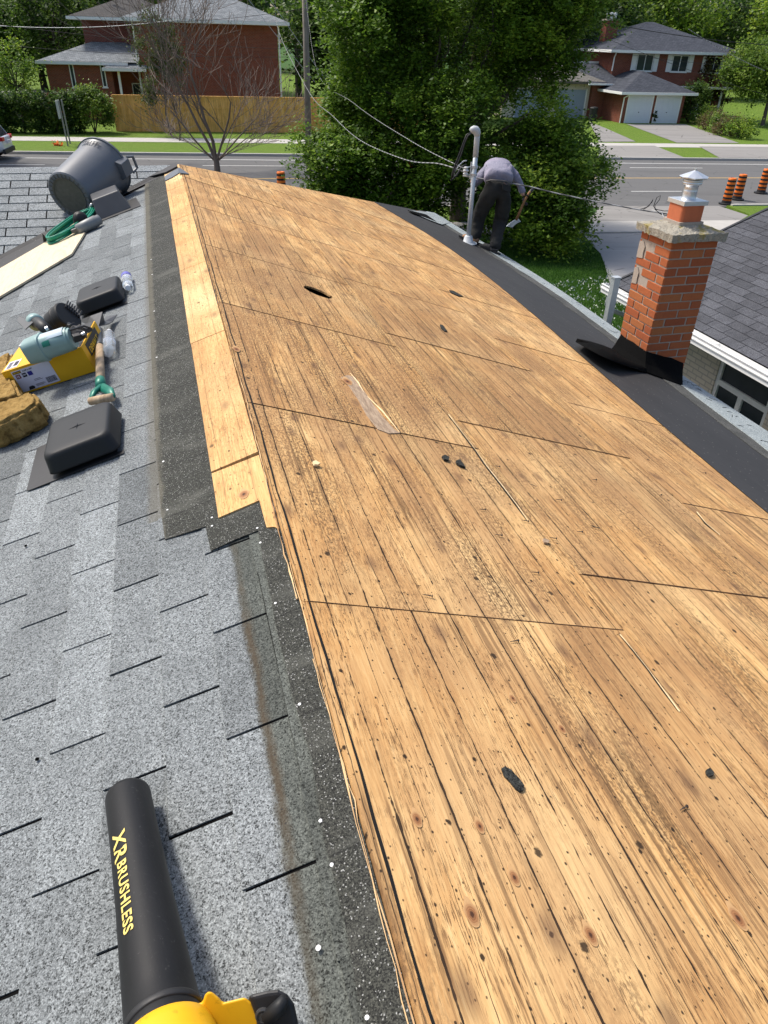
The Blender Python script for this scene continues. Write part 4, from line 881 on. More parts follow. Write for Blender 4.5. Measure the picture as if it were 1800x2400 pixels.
mb=MB(); h0=G3(c5(450,710),nz+.02); h1=G3(c5(330,620),nz+.03); mb.tube([h0,(h0+h1)/2+Vector((0,0,.01)),h1],[.027,.025,.03],14); mb.build('nailer_handle',M_blackm,gun,None,smooth=True)
mb=MB(); d_=(h1-h0).normalized(); mb.tube([h1-d_*.035,h1-d_*.03,h1+d_*.015,h1+d_*.02],[.025,.038,.038,.03],18); mb.build('handle_cap',M_nailer,gun,None,smooth=True)
mb=MB(); a=[G3(c5(*p),nz+.05) for p in [(310,625),(180,570),(240,690),(160,610)]]; mb.add([a[0],a[1],a[3],a[2]],[(0,1,2,3)]); mb.add([a[0],a[1],G3(c5(205,585),nz-.0),G3(c5(300,660),nz)],[(0,1,2,3)]); o=mb.build('rafter_hook',M_metal_dk,gun,None); q=o.modifiers.new('th','SOLIDIFY'); q.thickness=.004
# magazine canister
mc=G3(c5(590,610),.135); Mm=fr(np.array(mc),np.array(ML.to_3x3()@Vector((.80,-.30,.35))),(0,0,1))
mb=MB(); mb.lathe([(.03,-.052),(.070,-.05),(.076,-.044),(.076,.0),(.0785,.003),(.0785,.010),(.076,.013),(.076,.046),(.070,.052),(.03,.053)],36); mg=mb.build('nail_canister',M_black,gun,Mm,smooth=True); e=mg.modifiers.new('es','EDGE_SPLIT'); e.split_angle=R(35)
mb=MB()
for k in range(7): mb.box(.03,.085,-.052+.013*k,-.046+.013*k,.052,.062,Matrix.Rotation(R(-70),4,'Z'))
mb.build('canister_fins',M_blackm,mg,Mm)
mb=MB(); n0=G3(c5(700,740),nz+.0); n1=G3(c5(780,715),nz-.005); n2=G3(c5(860,690),nz-.02)
mb.tube([n0,n1],[.036,.030],10); mb.tube([n1,n2],[.016,.010],8); 
for dx,dy,sz in ((690,680,.018),(735,690,.016),(770,735,.018),(725,770,.016),(700,720,.02),(660,665,.014),(760,680,.012)):
    q=G3(c5(dx,dy),nz+.015); mb.box(-sz,sz,-sz*.7,sz*.7,-sz,sz,Matrix.Translation(q)@Euler((dx*.1,dy*.2,dx*.3)).to_matrix().to_4x4())
mb.tube([G3(c5(640,650),nz+.03),G3(c5(800,690),nz+.01)],.006,6); mb.tube([G3(c5(660,700),nz+.05),G3(c5(790,660),nz+.02),G3(c5(850,680),nz-.01)],.005,6)
mb.build('nailer_nose',M_blackm,gun,None,bevel=.002)
mb=MB(); mb.tube([G3(c5(770,740),nz+.02),G3(c5(800,725),nz+.02)],.006,8); mb.tube([G3(c5(430,690),nz+.05),G3(c5(455,680),nz+.05)],.01,8); mb.build('nose_bolt',M_galv,gun,None)
# --- roofing shovel ---
sh=thing('roofing_shovel','old roofing shovel with green steel D-handle leaning past the yellow carton','shovel',M=ML@Matrix.Translation((-.59,3.1,0)))
mb=MB(); s0=G3(c5(935,700),.07); s1=G3(c5(938,840),.06); s2=G3(c5(948,1185),.045)
mb.tube([s1,(s1+s2)/2+Vector((0,0,.002)),s2],[.0175,.0185,.0195],14); mb.build('shaft',M_oldwood,sh,None,smooth=True)
mb=MB(); mb.tube([G3(c5(920,680),.075),s0,s1,s1+(s2-s1)*.04],[.014,.018,.0195,.0195],14); 
mb.build('steel_socket',M_metal_dk,sh,None,smooth=True)
mb=MB(); a=s2; e1=G3(c5(850,1370),.045); e2=G3(c5(1065,1330),.045); y0=G3(c5(950,1235),.045); 
mb.tube([s2-(s2-s1)*.05,s2,y0],[.021,.022,.022],12); mb.tube([y0,(y0*.6+e1*.4)-Vector((.012,0,0)),e1],[.022,.02,.014],10,flat=.6); mb.tube([y0,(y0*.55+e2*.45)+Vector((.016,.0,0)),e2],[.022,.02,.014],10,flat=.6); mb.build('d_handle',M_green,sh,None,smooth=True)
mb=MB(); mb.tube([e1-(e2-e1)*.02,e1,(e1+e2)/2,e2,e2+(e2-e1)*.02],[.010,.0165,.0175,.0165,.010],14); mb.build('grip',M_oldwood,sh,None,smooth=True)
mb=MB()
def pv(px,n): return G3(c5(*px),n)
V=[pv((745,605),.03),pv((820,650),.05),pv((850,565),.10),pv((965,525),.11),pv((990,620),.05),pv((1000,575),.045),pv((1105,560),.03),pv((1060,625),.03),pv((1020,645),.05),pv((930,660),.075),pv((835,665),.07),pv((900,700),.075)]
mb.add(V,[(0,1,2),(2,10,9,3),(3,9,4),(4,5,6,7),(4,7,8),(1,10,2),(9,10,11),(4,8,9)]); o=mb.build('blade',M_metal_dk,sh,None); q=o.modifiers.new('th','SOLIDIFY'); q.thickness=.004
# --- bottles ---
def bottle(name,lab,p,q,capend,labelled,seed):
    Mb=fr(p,np.array(q)-np.array(p),ML.to_3x3()@Vector((0,0,1))); L=float(np.linalg.norm(np.array(q)-np.array(p))); t=thing(name,lab,'bottle',M=Mb,group='empty water bottles on the shingles')
    mb=MB(); pr=[(.012,.003),(.024,.0),(.029,.006),(.030,.02)]; z=.02
    while z<L-.065: pr.append((.0285,z+.006)); pr.append((.030,z+.014)); z+=.018
    pr+=[(.030,L-.06),(.026,L-.04),(.014,L-.02),(.0125,L-.012)]
    mb.lathe(pr,24); mb.build('bottle_body',M_bottle,t,Mb,smooth=True)
    mb=MB(); mb.lathe([(.0125,L-.014),(.0150,L-.013),(.0150,L),(.013,L+.001)],20); mb.build('bottle_cap',M_cap_w,t,Mb,smooth=False)
    if labelled: mb=MB(); mb.lathe([(.0306,.02),(.0306,.075)],28,cap=False); mb.build('bottle_label',M_blabel,t,Mb,smooth=True)
G4=lambda px,n:np.array(G3(px,n))
bottle('water_bottle','clear water bottle with purple label lying by the farther black vent',G4(c5(1190,185),.04),G4(c5(1207,300),.042),1,True,1)
bottle('water_bottle','crumpled clear bottle without a label beside the shovel shaft',G4(c5(1030,905),.040),G4(c5(1028,715),.045),0,False,2)
# --- foam ---
def foam(name,lab,pts,n0,n1,seed):
    t=[Lq(*c5(*p),n1) for p in pts]; cx_=sum(p[0] for p in t)/len(t); cy_=sum(p[1] for p in t)/len(t)
    bm=bmesh.new(); vb=[bm.verts.new((p[0],p[1],n0)) for p in t]; f=bm.faces.new(vb); r=bmesh.ops.extrude_face_region(bm,geom=[f]); 
    for v in r['geom']:
        if isinstance(v,bmesh.types.BMVert): v.co.z=n1
    bmesh.ops.recalc_face_normals(bm,faces=bm.faces); bmesh.ops.bevel(bm,geom=list(bm.edges),offset=.014,segments=2,affect='EDGES'); bmesh.ops.triangulate(bm,faces=bm.faces)
    for _ in range(4):
        es=[e for e in bm.edges if e.calc_length()>.014]
        if es: bmesh.ops.subdivide_edges(bm,edges=es,cuts=1)
        bmesh.ops.triangulate(bm,faces=bm.faces)
    from mathutils import noise as mn_
    bm.normal_update()
    for v in bm.verts:
        q=v.co*30+Vector((seed,0,0)); d=mn_.fractal(q,.9,2.1,5)*.0055; d2=mn_.noise(v.co*60+Vector((3,seed,0))); d-=max(0,d2-.25)*.03; v.co+=v.normal*d
    me=bpy.data.meshes.new(name); bm.to_mesh(me); bm.free(); me.shade_smooth(); me.materials.append(M_foam); o=bpy.data.objects.new(name,me); link(o); place(o,None,ML); tag(o,lab,'foam',group='torn foam pieces by the carton')
foam('foam_slab','tan foam slab under the edge of the yellow carton, higher of the two pieces',[(-200,1010),(0,940),(105,890),(75,1060),(185,1300),(60,1340),(-240,1420)],.008,.105,3.)
foam('foam_block','broken brown foam block in front of the yellow carton, lower of the two pieces',[(-210,1420),(60,1350),(210,1300),(290,1262),(345,1300),(350,1370),(240,1450),(130,1500),(20,1560),(-200,1640)],.008,.115,11.)
# --- debris on the deck ---
def scrap(name,lab,px,n,mat,conv,h=.004,cat='debris',group=None,frame_='R'):
    p=[(Rq if frame_=='R' else Lq)(*conv(*q),n) for q in px]; cx_=sum(q[0] for q in p)/len(p); cy_=sum(q[1] for q in p)/len(p)
    mb=MB(); mb.prism([(q[0]-cx_,q[1]-cy_) for q in p],0,h); o=mb.build(name,mat,None,(MR if frame_=='R' else ML)@Matrix.Translation((cx_,cy_,n))@Matrix.Rotation(R(1.5),4,'X')); tag(o,lab,cat,group); return o
gs='torn shingle scraps on the bare deck'
scrap('shingle_scrap','largest dark shingle scrap, an oval lying on the near bare deck',[(505,1112),(520,1106),(545,1118),(565,1140),(585,1160),(603,1185),(600,1205),(585,1210),(565,1195),(540,1165),(515,1140)],.0155,M_shd,cB,.004,group=gs)
scrap('shingle_scrap','small dark shingle crumb near the right edge of the near deck',[(1387,1120),(1402,1112),(1418,1128),(1420,1142),(1402,1146),(1390,1136)],.0155,M_shd,cB,.006,group=gs)
scrap('shingle_scrap','pointed black shingle chip right of another chip in the middle of the deck',[(308,1075),(325,1070),(340,1088),(350,1103),(330,1095),(312,1085)],.0155,M_shd,cD,.008,group=gs)
scrap('shingle_scrap','rounded black shingle chip left of the pointed chip mid deck',[(248,1055),(262,1050),(280,1060),(276,1072),(258,1068)],.0155,M_shd,cD,.008,group=gs)
scrap('shingle_scrap','black chip on the deck in line with the chimney, upper right deck',[(240,485),(252,488),(272,512),(262,512),(246,498)],.0155,M_shd,cD,.008,group=gs)
scrap('shingle_scrap','thin black strip scrap on the far deck below the worker',[(281,335),(300,338),(340,360),(320,358),(290,345)],.0155,M_shd,cD,.006,group=gs)
scrap('wood_chip','pale split wood chip on the left part of the mid deck',[(888,1712),(905,1708),(930,1722),(915,1730),(898,1728)],.0165,M_pale,c3,.008,group='wood chips on the deck')
nails=[(cB,(177,382),.2,'lone bent nail left of the other loose nails above the near sheet joint'),(cB,(640,280),.1,'loose nail in the middle of the deck, below the dark smudge'),(cB,(550,580),.3,'loose nail just below the long sheet joint'),(cB,(1275,1303),.35,'bent rusty nail lying across a dark groove on the near right deck'),(cB,(600,55),.1,'loose nail above the knot shaped chip, upper middle of the near deck'),(cB,(720,130),.2,'loose nail touching the brown chip'),(cB,(485,118),.1,'loose nail left of the brown chip'),(cB,(905,82),0.,'loose nail right of the brown chip'),(cB,(835,102),.1,'loose nail just above the blue grey smudge'),(cD,(745,1253),.1,'loose nail on the deck between two sheet joints, centre right'),(cD,(635,1190),.1,'loose nail right of the shingle chips, mid deck'),(cD,(480,1108),.1,'loose nail just right of the grey smear mid deck'),(cD,(1185,1232),.1,'loose nail on the right part of the deck near the felt'),(cD,(1375,1133),.1,'loose nail closest to the black felt on the right'),(cD,(415,1297),0.,'loose nail left of the centre of the deck'),(cD,(900,1165),.1,'loose nail beside a pair of dark specks on the right deck')]
M_nail=simple('rusty_nail_steel',(.09,.075,.065),.55,.4,.3,60)
nm=None
for cvf,p,a,lab in nails:
    t,s=Rq(*cvf(*p)); M=MR@Matrix.Translation((t,s,.0175))@Matrix.Rotation(a+float(rng.normal(0,.3)),4,'Z')@Matrix.Scale(.85,4)
    if nm is None:
        mb=MB(); mb.tube([(-.016,0,0),(0,.0008,.0006),(.016,0,.001)],[.0008,.0017,.0017],6); mb.lathe([(.0048,0),(.0048,.0012)],8,Matrix.Translation((.0165,0,.001))@Matrix.Rotation(R(80),4,'Y')); nm=mb.build('roofing_nail',M_nail,None,M); o=nm
    else: o=nm.copy(); link(o); o.matrix_basis=M
    tag(o,lab,'nail','loose roofing nails on the deck')
o=scrap('knot_chip','brown knot shaped wood chip among the loose nails',[(683,122),(695,120),(712,128),(708,138),(690,136)],.0155,M_veneer,cB,.006,'debris')
# pebble / grit bits on left shingles
for (x,y,l) in ((118,155,'small black pebble on the grey shingles left of centre'),(170,1077,'dark twig bit on the grey shingles at the left')):
    t,s=Lq(*cA(x,y)); mb=MB(); mb.lathe([(.002,0),(.0045,.0015),(.005,.0035),(.003,.006),(.001,.0065)],9,Matrix.Diagonal((1,.8,1,1))); tag(mb.build('pebble',M_mem,None,ML@Matrix.Translation((t,s,.006)),smooth=True),l,'pebble')
# =============== WORKER ===============
def skin(name,nodes,edges,mat,par,root=0,sub=2,fold=0):
    bm=bmesh.new(); lay=bm.verts.layers.skin.verify(); vs=[]
    for i,(p,r) in enumerate(nodes):
        v=bm.verts.new(Vector([float(a) for a in p])); v[lay].radius=(r,r) if not hasattr(r,'__len__') else r; v[lay].use_root=(i==root); vs.append(v)
    for a,b in edges: bm.edges.new((vs[a],vs[b]))
    me=bpy.data.meshes.new(name); bm.to_mesh(me); bm.free(); me.materials.append(mat); o=bpy.data.objects.new(name,me); link(o); place(o,par)
    m=o.modifiers.new('skin','SKIN'); m.use_smooth_shade=True; m.branch_smoothing=.5
    if sub: m=o.modifiers.new('sub','SUBSURF'); m.levels=sub; m.render_levels=sub
    if fold:
        tx_=bpy.data.textures.get('folds') or bpy.data.textures.new('folds','CLOUDS'); tx_.noise_scale=.085; tx_.noise_depth=2; m=o.modifiers.new('folds','DISPLACE'); m.texture=tx_; m.strength=fold; m.mid_level=.5; m.texture_coords='LOCAL'
    return o
K=lambda x,y,s: Ks(*c7(x,y),s)
fb=Rw(4.33,9.75,0)
man=thing('person','worker in faded mauve shirt and dark trousers bending at the far eave beside the mast','person',loc=fb)
pel=K(962,470,9.76); hl=K(912,492,9.76); hr_=K(1012,492,9.74); kl=K(818,690,9.98); kr=K(975,715,9.86); al=K(797,872,9.90); ar_=K(925,940,9.56)
tl=K(738,893,9.96); tr=K(900,962,9.66)
wst=K(960,420,9.84); ch=K(957,352,10.08); ub=K(957,325,10.24); nk=K(960,345,10.40); hd1=K(962,375,10.50); hd2=K(964,420,10.58)
sL=K(882,345,10.22); sR=K(1038,348,10.22); eL=K(790,458,10.12); wL=K(768,432,10.06); eR=K(1112,455,10.12); wR=K(1138,545,10.00); hR=K(1140,575,9.98)
N=[(pel,.08),(wst,.065),(ch,.10),(ub,.09),(nk,.06),(hd1,.085),(hd2,.09),(sL,.062),(eL,.042),(wL,.030),(sR,.062),(eR,.042),(wR,.030),(hl,.06),(kl,.06),(al,.042),(hr_,.06),(kr,.06),(ar_,.042),(tl,.035),(tr,.035)]
Ed=[(0,1),(1,2),(2,3),(3,4),(4,5),(5,6),(3,7),(7,8),(8,9),(3,10),(10,11),(11,12),(0,13),(13,14),(14,15),(0,16),(16,17),(17,18),(15,19),(18,20)]
# hands: palms, four fingers and a thumb each, all part of the one body surface
def hand(wi,p,fwd,side,curl,N,Ed,sc=1.):
    fwd=Vector(fwd).normalized(); side=Vector(side).normalized(); up=fwd.cross(side)*curl; w=Vector([float(a) for a in p])
    i0=len(N); N.append((w+fwd*.05,(.030,.020))); Ed.append((wi,i0))
    for k in range(4):
        b=w+fwd*.075+side*(.028-.0185*k); L=[.036,.041,.038,.030][k]; j=len(N)
        N.append((b,.0095)); N.append((b+fwd*L*.8+up*L*.5,.0085)); N.append((b+fwd*L*.9+up*L*1.4,.0075)); Ed.extend([(i0,j),(j,j+1),(j+1,j+2)])
    j=len(N); N.append((w+fwd*.03+side*.04,.011)); N.append((w+fwd*.06+side*.045+up*.03,.009)); Ed.extend([(i0,j),(j,j+1)])
body=skin('body',N[:],Ed[:],M_skin,man)
hN=[(Vector([float(a) for a in wL]),.028)]; hE=[]; hand(0,wL,Vector((CR[1]*1.).tolist())+Vector((0,0,.2)),Vector((CR[2]).tolist()),-1,hN,hE); skin('glove',hN,hE,M_glove_w,man,sub=1)
hN=[(Vector([float(a) for a in wR]),.03)]; hE=[]; hand(0,wR,Vector((hR-wR).tolist()),Vector(CR[2].tolist()),1,hN,hE); skin('glove',hN,hE,M_glove,man,sub=1)
# shirt
N=[(K(961,452,9.80),(.215,.155)),(K(960,410,9.88),(.22,.16)),(ch+np.array([0,0,-.03]),(.235,.17)),(ub+np.array([0,0,-.06]),(.20,.15)),(nk,.085),(sL,.085),((sL+eL)/2,.068),(eL,.060),(wL*.75+eL*.25,.045),(sR,.085),((sR+eR)/2,.068),(eR,.060),(wR*.85+eR*.15,.044)]
skin('shirt',N,[(0,1),(1,2),(2,3),(3,4),(3,5),(5,6),(6,7),(7,8),(3,9),(9,10),(10,11),(11,12)],M_shirt,man,root=2,sub=3,fold=.035)
# trousers
N=[(pel,(.215,.16)),(K(961,432,9.81),(.215,.145)),(hl,.155),((hl+kl)/2+np.array([0,0,.0]),.122),(kl,.098),((kl+al)/2,.092),(al+np.array([0,0,.03]),.090),(hr_,.155),((hr_+kr)/2,.122),(kr,.096),((kr+ar_)/2,.090),(ar_+np.array([0,0,.03]),.086)]
skin('trousers',N,[(0,1),(0,2),(2,3),(3,4),(4,5),(5,6),(0,7),(7,8),(8,9),(9,10),(10,11)],M_trous,man,sub=3,fold=.04)
mb=MB(); mb.tube([K(872,437,9.80),K(905,428,9.70),K(960,432,9.66),K(1015,440,9.68),K(1052,458,9.78)],.016,8,flat=.5); mb.build('belt',simple('dark_belt',(.06,.055,.05),.6),man,None,smooth=True)
for pc in ((985,455,1045,500),):
    mb=MB(); a=[K(pc[0],pc[1],9.625),K(pc[2],pc[1]+14,9.64),K(pc[2]-2,pc[3]+14,9.615),K(pc[0]+5,pc[3],9.60)]; mb.add(a,[(0,1,2,3)]); o=mb.build('back_pocket',M_trous,man,None); q=o.modifiers.new('t','SOLIDIFY'); q.thickness=.01
def boot(a,t,nm):
    d=(t-a); d[2]=0; a2=np.array(a); zt_=Rw(*Rq(*(lambda v:(CX+FPX*v[0]/v[2],CY-FPX*v[1]/v[2]))(CR@(a2-CC)),.03),.03)[2]
    base=a2.copy(); hb_=np.linalg.norm(d); d=d/hb_
    # ground height below a point of the roof plane
    def gz(p): return float(P0[2]-((p-P0)@pd)*math.tan(aR)+.03)
    N=[(base+[0,0,.04],.055),(np.array([*base[:2],gz(base)+.05]),.05),(np.array([*(base+d*.10)[:2],gz(base+d*.10)+.045]),(.05,.04)),(np.array([*(base+d*.20)[:2],gz(base+d*.20)+.035]),(.045,.032)),(np.array([*(base-d*.06)[:2],gz(base-d*.06)+.045]),.042)]
    skin('boot',N,[(0,1),(1,2),(2,3),(1,4)],M_boot if nm else M_sole,man,root=1)
    mb=MB(); s_=np.array([-d[1],d[0],0]); P_=[]
    for u,w in ((-.105,.03),(-.06,.046),(.03,.044),(.12,.052),(.2,.048),(.245,.025)):
        P_.append((u,w))
    v=[base+d*u+s_*w for u,w in P_]+[base+d*u-s_*w for u,w in P_[::-1]]; n=len(v)
    v0=[np.array([p[0],p[1],gz(p)]) for p in v]; v1=[q+np.array([0,0,.03]) for q in v0]
    mb.add(v0+v1,[list(range(n))[::-1],list(range(n,2*n))]+[(i,(i+1)%n,n+(i+1)%n,n+i) for i in range(n)]); mb.build('boot_sole',M_sole,man,None)
boot(al,al+ (tl-al)*1.0,True); boot(ar_,ar_+(rd*.2-pd*.12),False)
skin('hair',[(hd2+np.array([0,0,.01]),.098),(hd1,.093)],[(0,1)],M_hair,man,sub=2)
# hatchet in the right hand
hs_=9.94; hat=thing('shingling_hatchet','long wooden handled hatchet hanging from the worker\'s right hand','hatchet',loc=K(1130,600,hs_))
mb=MB(); mb.tube([K(1200,495,hs_+.03),K(1175,522,hs_),K(1145,575,hs_),K(1112,650,hs_),K(1085,712,hs_)],[.017,.019,.016,.017,.019],10); mb.build('haft',plain_wood('hatchet_haft',(.20,.10,.045),(.34,.18,.08),40,8),hat,None,smooth=True)
mb=MB(); P_=[K(*p,hs_-.01) for p in [(1100,700),(1120,722),(1092,735),(1078,745),(1060,765),(1018,757),(1040,735),(1070,715)]]; n=len(P_); v=P_+[p+rd*.022 for p in P_]; mb.add(v,[list(range(n)),list(range(n,2*n))[::-1]]+[(i,n+i,n+(i+1)%n,(i+1)%n) for i in range(n)]); mb.build('hatchet_head',M_galv_dull,hat,None,bevel=.003)
mb=MB(); mb.tube([K(1205,490,hs_+.035),K(1190,505,hs_+.02),K(1160,545,hs_)],[.02,.024,.022],10); mb.build('grip_wrap',M_blackm,hat,None,smooth=True)
# =============== GROUND, ROAD ===============
def sheet(name,poly,z,mat,kind='structure'):
    mb=MB(); mb.add([(p[0],p[1],z) for p in poly],[list(range(len(poly)))]); o=mb.build(name,mat); 
    if o.data.polygons[0].normal.z<0: o.data.flip_normals()
    return tag(o,kind=kind)
def slab(name,poly,z0,z1,mat): mb=MB(); mb.prism([(float(p[0]),float(p[1])) for p in poly],z0,z1); return tag(mb.build(name,mat),kind='structure')
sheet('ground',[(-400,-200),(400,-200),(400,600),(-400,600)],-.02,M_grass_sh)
fc=lambda x:43.9+.143*x      # far kerb
ye=lambda x:36.9+.188*x      # yellow line
nc=lambda x:29.85+.17*x      # near edge
X0,X1=-90,110
def between(f,g,x0=X0,x1=X1,n=1): return [(x0,f(x0)),(x1,f(x1)),(x1,g(x1)),(x0,g(x0))]
sheet('road',between(nc,fc),.004,M_road)
sheet('road_marking',between(lambda x:fc(x)-1.45-.0*x,lambda x:fc(x)-1.30),.009,M_mw)
sheet('road_marking',between(lambda x:ye(x)-.08,lambda x:ye(x)+.05),.009,M_my)
f2=lambda x:40.55+.163*x
for a,b in ((-9.6,-5.6),(-21,-17),(2,6),(12.8,17.0),(25,29),(-33,-29)): sheet('road_marking',between(f2,lambda x:f2(x)+.12,a,b),.009,M_mw)
n2=lambda x:33.35+.17*x
for a,b in ((10.84,13.3),(-1,2.5),(-13,-9),(22,25.5)): sheet('road_marking',between(n2,lambda x:n2(x)+.12,a,b),.009,M_mw)
slab('kerb',between(fc,lambda x:fc(x)+.22),-.02,.13,M_kerb)
slab('kerb',between(lambda x:nc(x)-.2,nc,-90,7.6),-.02,.12,M_kerb); slab('kerb',between(lambda x:nc(x)-.2,nc,14.2,110),-.02,.12,M_kerb)
# far boulevard, pavement
fs0=lambda x:fc(x)+4.9+.012*x; fs1=lambda x:fs0(x)+1.95
slab('boulevard_grass',between(lambda x:fc(x)+.22,fs0),-.02,.10,M_grass)
slab('pavement',between(fs0,fs1),-.02,.115,M_conc)
slab('front_lawn',[(X0,fs1(X0)),(X1,fs1(X1)),(X1,150),(X0,150)],-.02,.10,M_grass)
mb=MB()
for k in range(-24,40):
    x=k*1.9; mb.box(x-.012,x+.012,fs0(x)+.02,fs0(x)+1.9,.112,.1185)
tag(mb.build('pavement_joints',M_kerb),kind='structure')
gp=lambda *p:[tuple(G(*cr(*q))[:2]) for q in p]
sheet('driveway',gp((740,815),(1120,815),(1470,940),(1065,937)),.122,M_drive); sheet('driveway',gp((500,800),(600,840),(800,930),(560,932)),.122,M_drive)
sheet('driveway_apron',gp((560,1034),(1110,1034),(920,957),(560,957)),.122,M_drive); sheet('driveway_apron',gp((1210,962),(1790,965),(1790,1040),(1340,1036)),.122,M_drive)
# near side
ns1=lambda x:27.0+.165*x; ns0=lambda x:ns1(x)-1.75
slab('pavement',between(ns0,ns1),-.02,.06,M_conc)
sheet('driveway',[tuple(G(*p)[:2]) for p in [c6(330,322),c6(1180,320),c6(1400,392),c6(1345,425),c6(250,440),c6(225,440)]],.03,M_drive)
sheet('near_driveway',[tuple(G(*p)[:2]) for p in [c6(228,505),c6(215,530),c6(260,590),c6(330,660),c6(360,740),c6(385,830),c6(400,900)]]+[(6.0,15),(11,14),(13.2,29.0-1.9)],.012,M_drive2)
slab('boulevard_grass',[tuple(G(*p)[:2]) for p in [c6(1235,325),c6(1400,390),c6(1345,425)]]+[(60,ns1(60)),(60,nc(60)-.2)],-.02,.07,M_grass)
slab('boulevard_grass',between(ns1,lambda x:nc(x)-.2,-90,6.4),-.02,.07,M_grass)
# grass blades on the near yard, as one uncountable stuff
def blades(name,cnt,region,z,h,mat,w=.012):
    xs=[];
    P_=[(float(a),float(b)) for a,b in region]; x0=min(p[0] for p in P_); x1=max(p[0] for p in P_); y0=min(p[1] for p in P_); y1=max(p[1] for p in P_)
    U=rng.uniform([x0,y0],[x1,y1],(cnt*2,2)); ins=np.zeros(len(U),bool)
    for i in range(len(P_)):
        a,b=P_[i],P_[(i+1)%len(P_)]; c=((a[1]>U[:,1])!=(b[1]>U[:,1]))&(U[:,0]<(b[0]-a[0])*(U[:,1]-a[1])/((b[1]-a[1])+1e-9)+a[0]); ins^=c
    U=U[ins][:cnt]; n=len(U); th=rng.uniform(0,6.28,n); hh=h*rng.uniform(.5,1.2,n)
    v=np.zeros((n,3,3)); d=np.stack([np.cos(th),np.sin(th)],1)*w
    v[:,0,:2]=U-d; v[:,1,:2]=U+d; v[:,2,:2]=U+rng.normal(0,h*.35,(n,2)); v[:,:2,2]=z; v[:,2,2]=z+hh
    return npmesh(name,v.reshape(-1,3),np.arange(n*3).reshape(n,3),rng.uniform(0,1,n),mat)
def npmesh(name,v,f,tone,mat):
    me=bpy.data.meshes.new(name); nf,k=f.shape; me.vertices.add(len(v)); me.vertices.foreach_set('co',v.astype(np.float32).ravel()); me.loops.add(nf*k); me.loops.foreach_set('vertex_index',f.astype(np.int32).ravel()); me.polygons.add(nf); me.polygons.foreach_set('loop_start',np.arange(0,nf*k,k,dtype=np.int32)); me.update(calc_edges=True)
    if tone is not None: a=me.attributes.new('tone','FLOAT','FACE'); a.data.foreach_set('value',tone.astype(np.float32))
    me.materials.append(mat); o=bpy.data.objects.new(name,me); link(o); WM[o.name]=Matrix.Identity(4); return o
tag(blades('yard_grass_blades',60000,[(2.0,14),(6.1,14),(6.5,22),(6.75,25),(2,25)],-.02,.06,leaf('grass_blades',(.03,.09,.012),(.06,.15,.02),(.12,.24,.04))),kind='stuff')
cl=blades('clover_flowers',1500,[(2.5,14),(6.1,14),(6.4,21),(2.5,19)],.02,.05,simple('clover_white',(.6,.62,.55)),.02); tag(cl,kind='stuff')
# =============== TREES ===============
def leaves(name,cen,spread,per,size,mat,par,up=.6,flat=1.,tone_c=None,asp=.62):
    n=len(cen)*per; c=np.repeat(cen,per,0)+rng.normal(0,1,(n,3))*np.array([spread,spread,spread*flat])*rng.uniform(.3,1.15,(n,1))
    nr=rng.normal(0,1,(n,3)); nr[:,2]=np.abs(nr[:,2])+up; nr/=np.linalg.norm(nr,axis=1)[:,None]
    a=np.cross(nr,rng.normal(0,1,(n,3))); a/=np.linalg.norm(a,axis=1)[:,None]; b=np.cross(nr,a); s=size*rng.uniform(.6,1.3,(n,1)); droop=nr*s*.25
    v=np.stack([c-a*s,c+b*s*asp-droop,c+a*s,c-b*s*asp-droop],1).reshape(-1,3)
    t=(np.repeat(tone_c if tone_c is not None else rng.uniform(.0,1.,len(cen)),per)+rng.normal(0,.16,n)).clip(0,1)
    o=npmesh(name,v,np.arange(n*4).reshape(n,4),t,mat)
    if par is not None: o.parent=par; o.matrix_basis=WM[par.name].inverted(); WM[o.name]=Matrix.Identity(4)
    return o
def crownpts(c,r,n,hollow=.45,low=-1.):
    out=[]; 
    while len(out)<n:
        d=rng.normal(0,1,3); d/=np.linalg.norm(d)
        if d[2]<low: continue
        k=rng.uniform(hollow,1)**.6; out.append(np.array(c)+d*np.array(r)*k)
    return np.array(out)
def limbs(mb,base,fork,pts,r,n,z0=0):
    mb.tube([base,(np.array(base)*.4+np.array(fork)*.6)+rng.normal(0,.05,3),fork],[r*1.25,r*.95,r*.8],9)
    idx=rng.choice(len(pts),min(n,len(pts)),replace=False)
    for i in idx:
        p=pts[i]; m1=np.array(fork)*.6+p*.4+rng.normal(0,.25,3); m2=np.array(fork)*.2+p*.8+rng.normal(0,.2,3); mb.tube([fork,m1,m2,p],[r*.5,r*.3,r*.16,r*.05],5,cap=False)
def tree(name,label,base,h,rad,nc,per,size,mat,spread=.5,cz=None,rz=None,group=None,tr=.2,bark=None,low=-1,hollow=.35,nl=14,blobs=1,cat='tree'):
    t=thing(name,label,cat,loc=base,group=group); cz=cz if cz is not None else h*.62; rz=rz if rz is not None else h*.4
    C_=np.array([base[0],base[1],base[2]+cz]); 
    if blobs==1: pts=crownpts(C_,(rad,rad,rz),nc,hollow,low)
    else:
        pts=[]
        for k in range(blobs):
            d=rng.normal(0,1,3); d/=np.linalg.norm(d); o=C_+d*np.array([rad,rad,rz])*.55; pts.append(crownpts(o,np.array([rad,rad,rz])*rng.uniform(.38,.62),nc//blobs,.5,low))
        pts=np.concatenate(pts)
    leaves('crown',pts,spread,per,size,mat,t)
    mb=MB(); limbs(mb,np.array(base,float)-[0,0,.1],C_-[0,0,rz*.45],pts,tr,nl); mb.build('trunk',bark or M_bark2,t)
    return t
